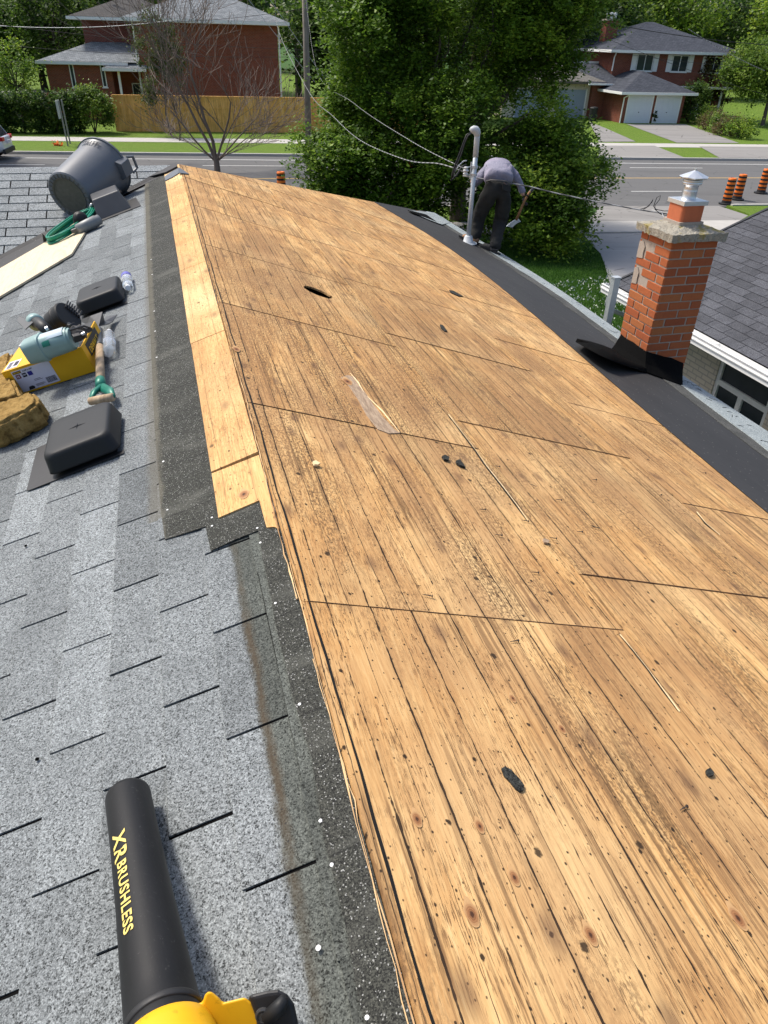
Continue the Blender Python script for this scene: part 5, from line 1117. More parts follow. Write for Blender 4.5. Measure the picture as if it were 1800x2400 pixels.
# the big tree behind the far eave
bt=thing('street_tree','huge green tree with hanging leafy branches behind the service mast, filling the middle','tree',loc=(2.2,27.5,0))
blob=[((2.0,27.5,7.0),(4.3,3.8,3.6),46),((-.6,26.5,5.0),(2.2,2.4,2.8),24),((4.6,27.5,6.2),(2.0,2.4,2.8),24),((-1.4,25.3,2.0),(1.7,1.8,1.7),18),((1.2,25.0,2.9),(2.3,1.8,2.2),22),((4.8,25.5,2.6),(1.5,1.7,1.6),15),((5.45,24.6,1.9),(.85,1.2,1.0),8),((3.7,24.0,1.4),(1.6,1.4,1.5),15),((.2,24.6,1.0),(1.5,1.3,1.2),12),((4.8,23.6,.9),(1.2,1.2,1.0),9),((-2.1,25.4,.9),(1.1,1.2,.8),7),((2.,27.5,10.),(3.,3.,2.5),16),((-1.4,27.,3.4),(.9,1.5,1.6),10),((-1.0,27.2,7.6),(1.1,2.,2.),12),((5.4,27.5,8.6),(1.3,2.,1.6),10)]
cl_=[]; tc_=[]
for c_,r_,k_ in blob:
    for q in crownpts(c_,np.array(r_)*.86,int(k_*1.6),.4):
        rr2=rng.uniform(.45,.95); n_=int(6+9*rr2); pp=crownpts(q,(rr2,rr2,rr2*.62),n_,.75,-.35); cl_.append(pp); t0=np.clip(.40+.03*(q[2]-4)+.02*(q[0]-2)+rng.normal(0,.17),.08,.9); tc_.append(np.clip(t0+rng.normal(0,.08,len(pp)),.03,.97))  # clump tone rises upward and to the right, sunlight put into leaf colour
    pp=crownpts(c_,np.array(r_)*.8,k_*5,.1); cl_.append(pp); tc_.append(np.full(len(pp),.15))  # fill leaves toned dark, the crown's inner shade put into their colour
cp=np.concatenate(cl_); tonec=np.concatenate(tc_)
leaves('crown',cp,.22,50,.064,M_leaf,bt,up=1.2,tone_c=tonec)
mb=MB(); limbs(mb,np.array([2.4,27.8,-.1]),np.array([2.2,27.5,2.6]),cp[cp[:,2]<9],.26,26); limbs(mb,np.array([1.2,27.6,-.1]),np.array([.8,27.4,2.4]),cp[:500],.15,10); mb.build('trunk',M_bark,bt)
# red flowers tangled in the lower branches
fl_=[onv(*p,(0,24.0),(1,0)) for p in [c2(638,705),c2(640,795),c2(645,805),c2(655,782),c2(625,745)]]
for f_,l_ in ((fl_[:1],'upper small orange blossom cluster showing in the big tree, left of the mast'),(fl_[1:4],'lower brighter orange blossom cluster beside the hanging service cable')): tag(leaves('orange_blossoms',np.array(f_),.04,14,.03,M_leaf_or,None),l_,'flowers')
# bare tree across the near kerb
bare=thing('bare_tree','leafless tree with upward fanning twigs in front of the red brick house','tree',loc=(-8.45,37.1,0))
mb=MB(); st=random.Random(5)
def grow(p,d,L,r,lev,vmin):
    pts=[p]; rr=[r]; q=p.copy(); dd=d.copy(); k=4 if lev<3 else 3
    for i in range(k):
        dd=(dd+Vector((st.gauss(0,.10),st.gauss(0,.10),st.gauss(0,.04)+.035*lev))).normalized(); q=q+dd*(L/k); pts.append(q.copy()); rr.append(max(.0085,r*(1-.5*(i+1)/k)))
    mb.tube(pts,rr,6 if lev<2 else (4 if lev<3 else 3),cap=False)
    if lev>=4: return
    nb=[3,4,3,3,2][lev]
    for j in range(nb):
        i=st.randint(1,k); b=pts[i]; a=st.uniform(0,6.28); sp=st.uniform(.4,1.0)
        o=dd.orthogonal().normalized(); o=(Matrix.Rotation(a,3,dd)@o); nd=(dd*1+o*sp).normalized(); nd.z=max(nd.z,-.05 if lev else .2)
        grow(b,nd.normalized(),L*st.uniform(.6,.9),max(.0085,rr[i]*.6),lev+1,0)
B0=Vector((-8.45,37.1,-.1)); mb.tube([B0,B0+Vector((.02,0,.35)),B0+Vector((0,0,.8))],[.17,.14,.12],10)
for dx,dy,L,r in ((.06,.05,3.6,.10),(-.40,.1,3.4,.085),(.50,-.1,3.0,.065),(-1.0,-.3,2.8,.05),(1.1,.2,2.6,.05),(-1.6,.2,2.2,.035),(1.5,.1,2.2,.035)):
    grow(B0+Vector((0,0,.55)),Vector((dx,dy,1)).normalized(),L,r,0,0)
mb.build('trunk',M_twig,bare)
# sparse light green tree behind it
t=thing('thin_leafy_tree','thin feathery green tree against the brick house, behind the bare tree','tree',loc=(-14.0,49.9,.1))
cp=np.concatenate([crownpts((-14.6,49.9,4.6),(.9,.8,2.2),30,.1),crownpts((-13.4,49.9,4.3),(.7,.6,2.0),26,.1),crownpts((-14.9,49.8,2.2),(.5,.5,.7),10,.1)])
leaves('crown',cp,.26,110,.06,M_leaf_con,t,up=.1); mb=MB(); limbs(mb,np.array([-14.,49.9,0]),np.array([-14.1,49.9,2.]),cp,.05,16); mb.build('trunk',M_bark,t)
t=thing('young_tree','thin young leafless sapling on the far grass strip','tree',loc=(-12.9,47.5,.1)); mb=MB(); limbs(mb,np.array([-12.9,47.5,0]),np.array([-12.9,47.5,1.5]),crownpts((-12.9,47.5,2.8),(.8,.6,.9),14),.035,12); mb.build('trunk',M_bark2,t)
# left foreground tree
t=thing('roadside_tree','dense green tree at the left edge hanging over the white car','tree',loc=(-22.9,38.6,0)); cp=np.concatenate([crownpts((-22.2,38.0,5.8),(3.0,2.4,3.6),190,.3),crownpts((-20.9,38.2,3.2),(1.2,1.3,1.5),40,.3)])
leaves('crown',cp,.42,80,.065,M_leaf_dk,t); mb=MB(); limbs(mb,np.array([-22.9,38.6,-.1]),np.array([-22.6,38.4,2.4]),cp,.2,16); mb.build('trunk',M_bark2,t)
# tree by the parked cars
tree('small_tree','small round tree beside the parked dark cars','' if False else (-25.6,55.2,.1),4.6,1.5,50,70,.09,M_leaf,.4,group=None,tr=.12)
tree('dark_tree','tall dark tree above the parked cars at far left' if True else '',(-27.5,68,.1),9.5,3.2,90,80,.13,M_leaf_dk,.6,cz=6)
# background trees
BG=[(-46,88,15,6.5,'dk'),(-37,96,17,7,'dk'),(-30,84,14,5.,'md'),(-26,100,16,6,'yl'),(-19,92,16,6.5,'dk'),(-10,84,14,5.5,'dk'),(-3,76,13,5,'yl'),(3,92,17,7,'dk'),(10,86,15,5.5,'dk'),(15,82,14.5,5.0,'dk'),(20,100,15,6.5,'md'),(28,104,13.2,5.5,'yl'),(34,106,14,6,'md'),(39.5,108,12.6,5.6,'dk'),(46,102,11.6,5.4,'md'),(52,96,14,6.5,'md'),(58,104,16,7,'yl'),(66,98,16,7,'dk'),(-57,92,16,7,'dk'),(-66,100,17,8,'dk'),(-34,72,11,4,'dk'),(-44,70,12,5,'md'),(-5.2,67,10,3.2,'dk'),(.5,64,9,3.3,'dk'),(5.8,67,9,3.,'dk'),(-24,72,12,4.,'dk'),(-39,78,9,4.2,'dk'),(-33,77,8,3.6,'dk'),(-48,82,10,4.6,'dk'),(-29,74,8,3.2,'dk'),(13,90,13,4.5,'dk'),(24,92,12,4.2,'dk')]
lab={'dk':'dark','md':'mid green','yl':'pale green'}
names={0:'dark tree at the far left behind the parked cars',}
for i,(x,y,h,r_,k) in enumerate(BG):
    pos='behind the left brick house' if x<-8 else ('behind the big street tree' if x<13 else 'beyond the right brick house')
    if x<-27: pos='beyond the parked dark cars'
    tree({'dk':'dark_tree','md':'green_tree','yl':'pale_tree'}[k],f'{lab[k]} background tree {pos}, '+f'{["first","second","third","fourth","fifth","sixth","seventh","eighth","ninth","tenth","eleventh","twelfth","thirteenth","fourteenth","fifteenth","sixteenth","seventeenth","eighteenth","nineteenth","twentieth","twenty-first","twenty-second","twenty-third","twenty-fourth","twenty-fifth","twenty-sixth","twenty-seventh","twenty-eighth","twenty-ninth","thirtieth","thirty-first","thirty-second"][sorted(range(len(BG)),key=lambda q:BG[q][0]/BG[q][1]).index(i)]} in the row from the left',(x,y,.1),h,r_,110,70,.20,{'dk':M_leaf_dk,'md':M_leaf,'yl':M_leaf_yl}[k],1.0,blobs=5,group='background trees along the top of the view',tr=.3,nl=8,hollow=.4)
far_=crownpts((0,150,6),(150,14,11),900,.2,-.1); o=leaves('distant_woods',far_,2.4,26,.7,M_leaf_dk,None); tag(o,kind='stuff')
tree('garden_tree','bright green garden tree at the right edge beside the red brick house',(31.2,69.0,.1),7.6,4.9,260,90,.11,M_leaf_yl,.5,cz=4.9,rz=3.3,blobs=6,tr=.14,bark=M_bark)
tree('dark_spruce','dark drooping tree between the big tree and the red brick house',(13.6,80.0,.1),13,2.4,120,90,.14,M_leaf_dk,.55,cz=7.5,rz=5.6,tr=.2)
# orange thing on the grass
q=G(*c1(300,766)); tag(leaves('orange_leaf_pile',np.array([[q[0],q[1],.16],[q[0]+.15,q[1],.14],[q[0]-.15,q[1]+.05,.14]]),.10,30,.07,M_leaf_or,None),'small orange heap lying on the far grass strip near the sign','leaf pile')
# shrubs
def shrub(name,label,c,r,h,nc,per,size,mat,group=None,cat='shrub'):
    t=thing(name,label,cat,loc=(c[0],c[1],.1),group=group); pts=crownpts((c[0],c[1],h*.5),(r[0],r[1],h*.5),nc,.5,-.6); leaves('foliage',pts,min(r)*.22,per,size,mat,t)
    mb=MB(); 
    for k in range(5): p=pts[k]; mb.tube([(c[0],c[1],.05),(c[0]*.5+p[0]*.5,c[1]*.5+p[1]*.5,p[2]*.6),p],[.04,.03,.01],5)
    mb.build('stem',M_bark2,t); return t
gB='rounded shrubs in front of the red brick house'
for px,r,h,m,l in (((1240,815),1.2,1.5,M_leaf_yl,'yellow green rounded shrub nearest the driveway, first of the row'),((1285,850),1.1,1.3,M_leaf_fade,'reddish shrub second in the row along the driveway'),((1340,868),1.1,1.2,M_leaf_yl,'green gold shrub third in the row along the driveway'),((1395,890),1.1,1.2,M_leaf_fade,'rusty green shrub fourth in the row along the driveway'),((1475,905),1.2,1.3,M_leaf,'plain green shrub at the street end of the row')):
    q=G(*cr(*px)); shrub('garden_shrub',l,q,(r,r),h,34,60,.07,m,gB)
q=G(*cr(1140,800)); shrub('round_evergreen','dark round evergreen right of the white garage doors',q,(1.35,1.2),3.1,70,70,.09,M_leaf_dk)
q=G(*cr(900,806)); shrub('door_plant','small dark plant between the two white garage doors',q,(.35,.3),1.1,14,40,.06,M_leaf_dk)
for px,l in (((1190,770),'dark climbing shrub at the left of the red house porch'),((1330,780),'dark climbing shrub at the right of the red house porch')):
    q=G(*cr(*px)); shrub('porch_climber',l,q,(1.0,.7),5.6,60,50,.09,M_leaf_fade)
# hedge and bright shrub by the left house
hd_=thing('hedge','long dark clipped hedge behind the far pavement, left of the fence','hedge',loc=(-22,49.8,.1)); P_=[]
for k in range(520): x=rng.uniform(-31,-19.6); P_.append((x,49.9+.16*(x+18)*1.0+rng.uniform(-.6,.6)+.2,rng.uniform(.1,2.25)))
leaves('foliage',np.array(P_),.2,60,.085,M_leaf_dk,hd_)
for k in range(12): x=-30.5+k*.95; mb=MB(); mb.tube([(x,50.+.16*(x+18),0),(x+.05,50.+.16*(x+18),1.5)],[.05,.03],5); mb.build('stem',M_bark2,hd_)
shrub('bright_shrub','bright green bushy shrub between the dark hedge and the wooden fence',(-18.95,50.3),(1.35,1.0),2.6,90,80,.075,M_leaf_yl)
shrub('dark_shrub','dark shrub behind the utility pole at the foot of the fence',(-2.0,45.9),(1.1,.9),3.2,50,60,.08,M_leaf_dk)
# under tree shrub near our eave
# =============== FENCE ===============
def fence(a,b,n,lab):
    a=np.array(a);b=np.array(b); t=thing('wood_fence',lab,'fence',loc=(a[0],a[1],.1)); d=(b-a)/np.linalg.norm(b-a); L=np.linalg.norm(b-a); M=Matrix.Translation((a[0],a[1],.08))@Matrix.Rotation(math.atan2(d[1],d[0]),4,'Z')
    mb=MB(); x=0
    while x<L: mb.tone=float(rng.uniform(0,1)); w=.145; mb.box(x,x+w-.008,float(rng.uniform(0,.006)),.03,.08,1.36); mb.box(x,x+w-.008,float(rng.uniform(0,.006)),.03,1.48,2.02); x+=w
    f_=mb.build('board_panel',M_cedar,t,M); mb=MB(); mb.box(0,L,-.03,.05,1.36,1.48); mb.box(0,L,-.03,.05,0.02,.12); mb.box(0,L,-.07,.09,2.02,2.07); mb.box(0,L,-.03,.05,1.93,2.015); mb.build('rail',M_cedar,t,M)
    for k in range(n+1): x=L*k/n; mb=MB(); mb.box(x-.06,x+.06,-.06,.07,-.1,2.02); mb.build('post',M_cedar,t,M)
fence((-17.9,51.4),(2.0,55.2),8,'golden cedar board fence behind the far pavement')
# =============== POLE, SIGN ===============
pl_=thing('utility_pole','weathered wooden utility pole at the left edge of the big tree','pole',loc=(-4.06,37.3,0)); mb=MB(); mb.tube([(-4.06,37.3,-.1),(-4.04,37.3,4),(-4.0,37.3,10.5)],[.15,.135,.115],16); pt=mb.build('pole_shaft',M_pole,pl_,smooth=True)
mb=MB(); mb.tube([(-5.1,37.2,9.7),(-2.9,37.4,9.7)],.05,6); mb.box(-4.12,-3.9,37.1,37.2,1.5,1.75); mb.build('crossarm',M_pole,pl_)
sg=thing('street_sign','tall narrow white notice board on two grey posts on the far grass','sign',loc=(-18.2,44.1,.1))
b1=G(*c1(355,768)); b2=G(*c1(366,755)); u1=onv(*c1(302,520),(b1[0],b1[1]),(1,.1)); u2=onv(*c1(318,516),(b2[0],b2[1]),(1,.1))
for a,b in ((b1,u1),(b2,u2)): mb=MB(); mb.tube([a,b],.045,6); mb.build('post',simple('grey_sign_post',(.26,.25,.24),.7),sg)
mb=MB(); f1=lambda a,b,u:np.array(a)*(1-u)+np.array(b)*u
pq=[f1(b1,u1,.62),f1(b2,u2,.62),f1(b2,u2,1.),f1(b1,u1,1.)]; off=np.array([-.10,-.10,0]); mb.add([p+off for p in pq]+[p+off*1.3 for p in pq],[(0,1,2,3),(7,6,5,4),(0,4,5,1),(1,5,6,2),(2,6,7,3),(3,7,4,0)]); mb.build('board',M_sign,sg)
mb=MB()
for u0,u_1 in ((.91,.94),(.85,.87),(.70,.77)):
    a=f1(b1,u1,u0)+off*1.34; b=f1(b2,u2,u0)+off*1.34; c=f1(b2,u2,u_1)+off*1.34; d=f1(b1,u1,u_1)+off*1.34; mb.add([a*.8+b*.2,a*.2+b*.8,d*.2+c*.8,d*.8+c*.2],[(0,1,2,3)])
mb.build('sign_writing',M_ink,sg)
# =============== BARRELS ===============
def barrel(px,lab,h=1.02,q=None):
    q=G(*px) if q is None else q; t=thing('traffic_barrel',lab,'traffic barrel',loc=(q[0],q[1],.01),group='orange and black traffic barrels on the road'); return t
def barrel_parts(t):
    M=WM[t.name]; mb=MB(); mb.lathe([(.30,0),(.30,.05),(.20,.07),(.19,.14),(.185,.16)],20); mb.build('rubber_base',M_bandblk,t,M)
    mb=MB(); mb.lathe([(.185,.1),(.18,.30),(.176,.55),(.168,.8),(.16,.99),(.15,1.02),(.09,1.03),(.08,1.0)],20); mb.build('barrel_body',M_orange,t,M,smooth=True)
    for k in range(5): z=.22+.165*k; r_=.189-.025*(z-.1); mb=MB(); mb.lathe([(r_,z),(r_-.0015,z+.075)],20,cap=False); mb.build('black_band',M_bandblk,t,M)
b1_=barrel(c6(1232,305),'orange and black barrel nearest the kerb, left front of the three right of the chimney'); barrel_parts(b1_)
for px,l,q in ((c6(1310,272),'orange and black barrel just behind the front one, middle of the three',None),(c6(1482,226),'orange and black barrel at the right edge, standing apart',None),((0,0),'orange and black barrel whose top shows over the bare deck edge',onv(*c1(1460,985),(0,31.7),(1,.17))*np.array([1,1,0])),((0,0),'orange barrel hidden behind the big tree\'s lower leaves',onv(*c2(580,995),(0,29.9),(1,.17))*np.array([1,1,0]))):
    q=G(*px) if q is None else q; c=copy_tree(b1_,M=Matrix.Translation((float(q[0]),float(q[1]),.01))); c['label']=l
# =============== CARS ===============
def car(name,label,loc,rz,paint_,suv=True):
    M=Matrix.Translation(Vector(loc))@Matrix.Rotation(rz,4,'Z'); t=thing(name,label,'car',M=M)
    L=4.6; hr=1.68 if suv else 1.45
    st=[(-2.3,.42,.95,.70,.80),(-2.26,.36,1.02,.80,.86),(-2.0,.30,1.08,.86,.90),(-1.2,.28,1.08,.88,.92),(0,.27,1.02,.88,.92),(1.0,.28,1.0,.88,.91),(1.7,.30,.93,.84,.88),(2.15,.36,.80,.72,.80),(2.3,.42,.68,.60,.70)]
    mb=MB(); secs=[]
    for x,z0,z1,w1,w0 in st: secs.append([(x,-w0,z0+.1),(x,-w0*.9,z0),(x,w0*.9,z0),(x,w0,z0+.1),(x,w0,(z0+z1)/2),(x,w1,z1-.04),(x,w1*.9,z1),(x,-w1*.9,z1),(x,-w1,z1-.04),(x,-w0,(z0+z1)/2)])
    mb.loft(secs); b=mb.build('car_body',paint_,t,M,smooth=True,subsurf=1)
    mb=MB(); cab=[(-2.18,1.0,.74,1.06),(-1.85,1.0,.78,hr-.12),(-1.5,1.0,.80,hr-.02),(-.4,1.0,.80,hr),(.3,1.0,.80,hr-.04),(.75,1.0,.82,hr-.25),(1.25,.98,.82,1.05)]; secs=[]
    for x,z0,w,z1 in cab: secs.append([(x,-w,z0),(x,w,z0),(x,w*.84,z1-.03),(x,w*.76,z1),(x,-w*.76,z1),(x,-w*.84,z1-.03)])
    mb.loft(secs); mb.build('glasshouse',M_glass,t,M,smooth=False)
    mb=MB(); secs=[]
    for x,z0,w,z1 in cab[1:6]: secs.append([(x,-w*.82,z1-.05),(x,w*.82,z1-.05),(x,w*.78,z1+.012),(x,-w*.78,z1+.012)])
    mb.loft(secs)
    for s_ in (-1,1):
        for (xa,xb) in ((-2.1,-1.78),(-.45,-.38),(.72,1.22)): mb.tube([(xa,s_*.80,1.02),(xb,s_*.68,hr-.1 if xb<.7 else 1.06)] if xa<0 else [(.72,s_*.69,hr-.24),(1.22,s_*.80,1.04)],.035,5)
    mb.build('roof_panel',paint_,t,M,smooth=False)
    for x in (-1.45,1.42):
        for s_ in (-1,1):
            Mw=M@Matrix.Translation((x,s_*.80,.33))@Matrix.Rotation(R(90),4,'X'); mb=MB(); mb.lathe([(.22,-.12),(.31,-.11),(.33,-.06),(.33,.06),(.31,.11),(.22,.12)],22); w=mb.build('wheel',M_tyre,t,Mw,smooth=False); mb=MB(); mb.lathe([(.21,-.125),(.19,-.12),(.05,-.10),(.05,.10),(.19,.12),(.21,.125)],12); mb.build('rim',M_rim,w,Mw)
    mb=MB(); mb.box(-2.35,-2.22,-.85,.85,.28,.50); mb.build('bumper',M_blackm,t,M,bevel=.03)
    for s_ in (-1,1): mb=MB(); mb.prism([(-2.36,.58),(-2.12,.86),(-2.33,.86)],.86,1.03); mb.build('tail_light',M_tail,t,M@Matrix.Diagonal((1,s_,1,1)),bevel=.01)
    mb=MB(); mb.box(-2.36,-2.28,-.22,.22,.70,.84); mb.build('number_plate',simple('plate_white',(.6,.6,.62)),t,M); return t
q=G(*c1(50,832)); car('white_car','white sport utility car at the left edge of the road, only its tail in view',(q[0]-2.45,q[1]+.25,.01),R(180+9.5),M_carw)
q=onv(*c1(150,440),(-26,58),(1,.16)); car('parked_car','black sport utility car parked by the small round tree',(-27.0,58.6,.1),R(185),M_cark); car('parked_car','blue grey car parked left of the black one, behind the hedge',(-27.6,55.2,.1),R(160),M_carb,False)
# =============== FAR HOUSES ===============
def hip(mb,x0,x1,y0,y1,z,over,pitch,th=.06):
    x0-=over;x1+=over;y0-=over;y1+=over; w=x1-x0; d=y1-y0; k=math.tan(R(pitch)); h=min(w,d)/2*k
    if w>=d: a=(x0+d/2,(y0+y1)/2); b=(x1-d/2,(y0+y1)/2)
    else: a=((x0+x1)/2,y0+w/2); b=((x0+x1)/2,y1-w/2)
    if abs(w-d)<1e-3: b=(a[0]+.01,a[1])
    v=[(x0,y0,z),(x1,y0,z),(x1,y1,z),(x0,y1,z),(*a,z+h),(*b,z+h)]
    f=[(0,1,5,4),(1,2,5),(2,3,4,5),(3,0,4)] if w>=d else [(0,1,4),(1,2,5,4),(2,3,5),(3,0,4,5)]
    mb.add(v,f+[(3,2,1,0)]); return z+h
def gutter(mb,x0,x1,y0,y1,z,over,h=.2):
    h=max(h,.18)
    x0-=over;x1+=over;y0-=over;y1+=over; o=.09
    for (a,b,c,d) in ((x0-o,x1+o,y0-o,y0),(x0-o,x1+o,y1,y1+o),(x0-o,x0,y0,y1),(x1,x1+o,y0,y1)): mb.box(a,b,c,d,z-h,z-.005)
    mb.box(x0,x1,y0,y1,z-h-.02,z-h+.03)
def window(par,M,x,y,z0,z1,w,face=0,shut=False,mull=1,fm=None):
    # window in the wall plane y (facing -y in the local frame)
    mb=MB(); t=.06
    mb.box(x,x+w,y-.05,y+.02,z0,z0+t); mb.box(x,x+w,y-.05,y+.02,z1-t,z1); mb.box(x,x+t,y-.05,y+.02,z0+t,z1-t); mb.box(x+w-t,x+w,y-.05,y+.02,z0+t,z1-t)
    for k in range(mull): xm=x+w*(k+1)/(mull+1); mb.box(xm-.03,xm+.03,y-.045,y+.02,z0+t,z1-t)
    wdw=mb.build('window',fm or M_white,par,M); mb=MB(); mb.box(x+t,x+w-t,y-.022,y-.004,z0+t,z1-t); mb.build('pane',M_glass,wdw,M); mb=MB(); mb.box(x-.05,x+w+.05,y-.10,y-.003,z0-.07,z0-.004); mb.build('sill',M_white,wdw,M)
    if shut:
        for xs in (x-.5,x+w+.04): 
            mb=MB(); mb.box(xs,xs+.46,y-.05,y-.004,z0-.02,z1+.02); 
            for k in range(12): zz=z0+.08+k*(z1-z0-.2)/12; mb.box(xs+.05,xs+.41,y-.062,y-.05,zz,zz+.05)
            mb.build('shutter',M_white,wdw,M)
def downpipe(par,M,pts): mb=MB(); mb.tube(pts,.055,6); mb.build('downpipe',M_white,par,M)
# left brick house
rzL=math.atan(.165); MLh=Matrix.Translation((-18,58,.05))@Matrix.Rotation(rzL,4,'Z'); lh=thing('brick_house','red brick two storey house with blue grey hip roofs behind the cedar fence','house',M=MLh)
mb=MB(); mb.box(.15,9.7,0,9.0,-.1,6.12); mb.build('wall',M_brick_far,lh,MLh)
mb=MB(); mb.box(-3.9,.146,3.2,10,-.1,6.1); mb.build('wall',M_brick_dark,lh,MLh)
mb=MB(); mb.box(-6.25,-1.9,.4,7,-.1,3.5); mb.box(-1.898,.146,1.9,7,-.1,3.2); mb.build('wall',M_brick_far,lh,MLh)
mb=MB(); hip(mb,.15,9.7,0,9.0,6.2,.75,20); mb.build('roof',M_roof_l,lh,MLh)
mb=MB(); hip(mb,-3.9,2.5,3.2,10.6,6.21,.75,20); rf=mb.build('roof',M_roof_l2,lh,MLh); mb=MB(); mb.lathe([(.09,7.3),(.09,8.3),(.13,8.3),(.13,8.4)],12,Matrix.Translation((-1.9,4.6,0))); mb.build('roof_pipe',M_galv,rf,MLh)
mb=MB(); hip(mb,-6.25,1.6,.4,7.4,3.62,.42,19); mb.build('roof',M_roof_l,lh,MLh)
mb=MB(); hip(mb,-1.95,1.4,-.05,4.0,3.30,.35,24); mb.build('roof',M_roof_l,lh,MLh)
mb=MB(); gutter(mb,.15,9.7,0,9.0,6.2,.75); gutter(mb,-3.9,.0,3.2,10.6,6.2,.75,.14); gutter(mb,-6.25,-1.2,.4,7.4,3.61,.42,.12); gutter(mb,-1.95,.1,-.05,4,3.29,.35,.12); mb.build('gutter',M_alu,lh,MLh)
window(lh,MLh,-4.72,.4,2.05,3.45,.30,mull=0); window(lh,MLh,-2.65,.4,2.1,3.45,.30,mull=0)
window(lh,MLh,-.9,1.9,.3,2.3,.9,mull=0)
mb=MB(); mb.box(-1.5,-1.35,.1,.25,0,3.2); mb.build('porch_post',M_white,lh,MLh); mb=MB(); mb.box(-.1,.02,.3,.42,0,3.2); mb.build('porch_post',M_white,lh,MLh)
downpipe(lh,MLh,[(.05,-.75,6.1),(.02,-.08,5.7),(.0,-.06,3.4)]); downpipe(lh,MLh,[(-.18,3.1,6.0),(-.2,3.1,4.2)]); downpipe(lh,MLh,[(9.8,-.08,6.05),(9.78,-.06,0)])
# right brick house
rzR=math.atan(.235); MRh=Matrix.Translation((18.7,67.5,.02))@Matrix.Rotation(rzR,4,'Z'); rh=thing('brick_house','red brick house with charcoal roof, white shutters and two white garage doors','house',M=MRh)
mb=MB(); mb.box(0,5.5,0,6.0,-.1,2.26); mb.build('wall',M_brick_far,rh,MRh)
mb=MB(); mb.box(1.2,12.6,5.2,15.8,-.1,5.08); mb.build('wall',M_brick_far,rh,MRh)
mb=MB(); mb.box(-1.2,1.196,3.6,11,-.1,2.9); mb.build('wall',M_brick_far,rh,MRh)
mb=MB(); hip(mb,1.2,12.6,5.2,15.8,5.14,.75,19.5); rf=mb.build('roof',M_roof_r,rh,MRh)
mb=MB(); mb.box(2.0,3.1,9.2,10.2,5.0,7.25); cm=mb.build('chimney',M_brick_far,rh,MRh); mb=MB(); mb.box(1.92,3.18,9.12,10.28,7.25,7.37); mb.build('chimney_top',M_mortar,cm,MRh)
for k in range(3): mb=MB(); mb.lathe([(.12,7.34),(.12,7.62),(.16,7.62),(.16,7.78),(.03,7.84)],10,Matrix.Translation((2.2+.36*k,9.7,.03))); mb.build('chimney_pot',M_galv,cm,MRh)
mb=MB(); z_=hip(mb,0,5.5,0,7.4,2.34,.62,22); mb.build('roof',M_roof_r,rh,MRh)
mb=MB(); mb.add([(-1.9,2.9,2.75),(1.19,2.9,2.75),(1.19,8.0,4.05),(-1.9,8.0,4.05),(-1.9,2.9,2.68),(1.19,2.9,2.68),(1.19,8,3.9),(-1.9,8,3.9)],[(0,1,2,3),(0,4,5,1),(0,3,7,4),(4,7,6,5)]); mb.build('roof',M_roof_r,rh,MRh)
mb=MB(); gutter(mb,1.2,12.6,5.2,15.8,5.14,.75,.2); gutter(mb,0,5.5,0,6,2.34,.62,.13); mb.box(-1.9,1.18,7.95,8.1,4.02,4.2); mb.box(-1.98,1.1,2.8,2.9,2.62,2.74); mb.build('gutter',M_white,rh,MRh)
for xd in (.42,2.98):
    mb=MB(); mb.box(xd,xd+2.1,-.03,-.003,0,2.08)
    for r_ in range(4):
        for c_ in range(4): mb.box(xd+.08+c_*.5,xd+.5+c_*.5,-.045,-.03,.08+r_*.5,.46+r_*.5)
    g_=mb.build('garage_door',simple('white_garage_door',(.66,.69,.73),.5,0,.04,3),rh,MRh); mb=MB(); mb.box(xd-.12,xd-.004,-.05,-.003,0,2.2); mb.box(xd+2.104,xd+2.22,-.05,-.003,0,2.2); mb.box(xd,xd+2.1,-.05,-.003,2.084,2.2); mb.build('door_frame',M_white,g_,MRh); mb=MB(); mb.box(xd+1.0,xd+1.1,-.06,-.045,.85,.9); mb.build('door_handle',M_black,g_,MRh)
window(rh,MRh,3.35,5.2,3.62,4.86,1.55,shut=True); window(rh,MRh,6.75,5.2,3.62,4.86,1.55,shut=True); window(rh,MRh,10.2,5.2,3.6,4.8,1.4,shut=True)
window(rh,MRh,9.5,5.2,.5,2.3,2.0,mull=2); window(rh,MRh,6.4,5.2,.4,2.3,.9,mull=0)
mb=MB(); mb.box(5.9,12.6,3.4,5.2,2.42,2.56); mb.build('porch_roof',M_white,rh,MRh)
for x in (7.2,9.1,11.2): mb=MB(); mb.box(x,x+.14,3.5,3.64,0,2.42); mb.build('porch_post',M_white,rh,MRh)
downpipe(rh,MRh,[(.15,-.6,2.2),(-.08,-.08,1.9),(-.08,-.06,.1)]); downpipe(rh,MRh,[(1.0,4.6,5.0),(1.1,5.05,4.6),(1.1,5.08,3.6)])
mb=MB(); mb.lathe([(.3,0),(.33,.9),(.35,1.0),(.3,1.08),(.05,1.12)],12,MRh@Matrix.Translation((-1.75,1.6,.02))); tag(mb.build('garbage_cart',M_blackm),'black garbage cart beside the red brick side wall','bin')
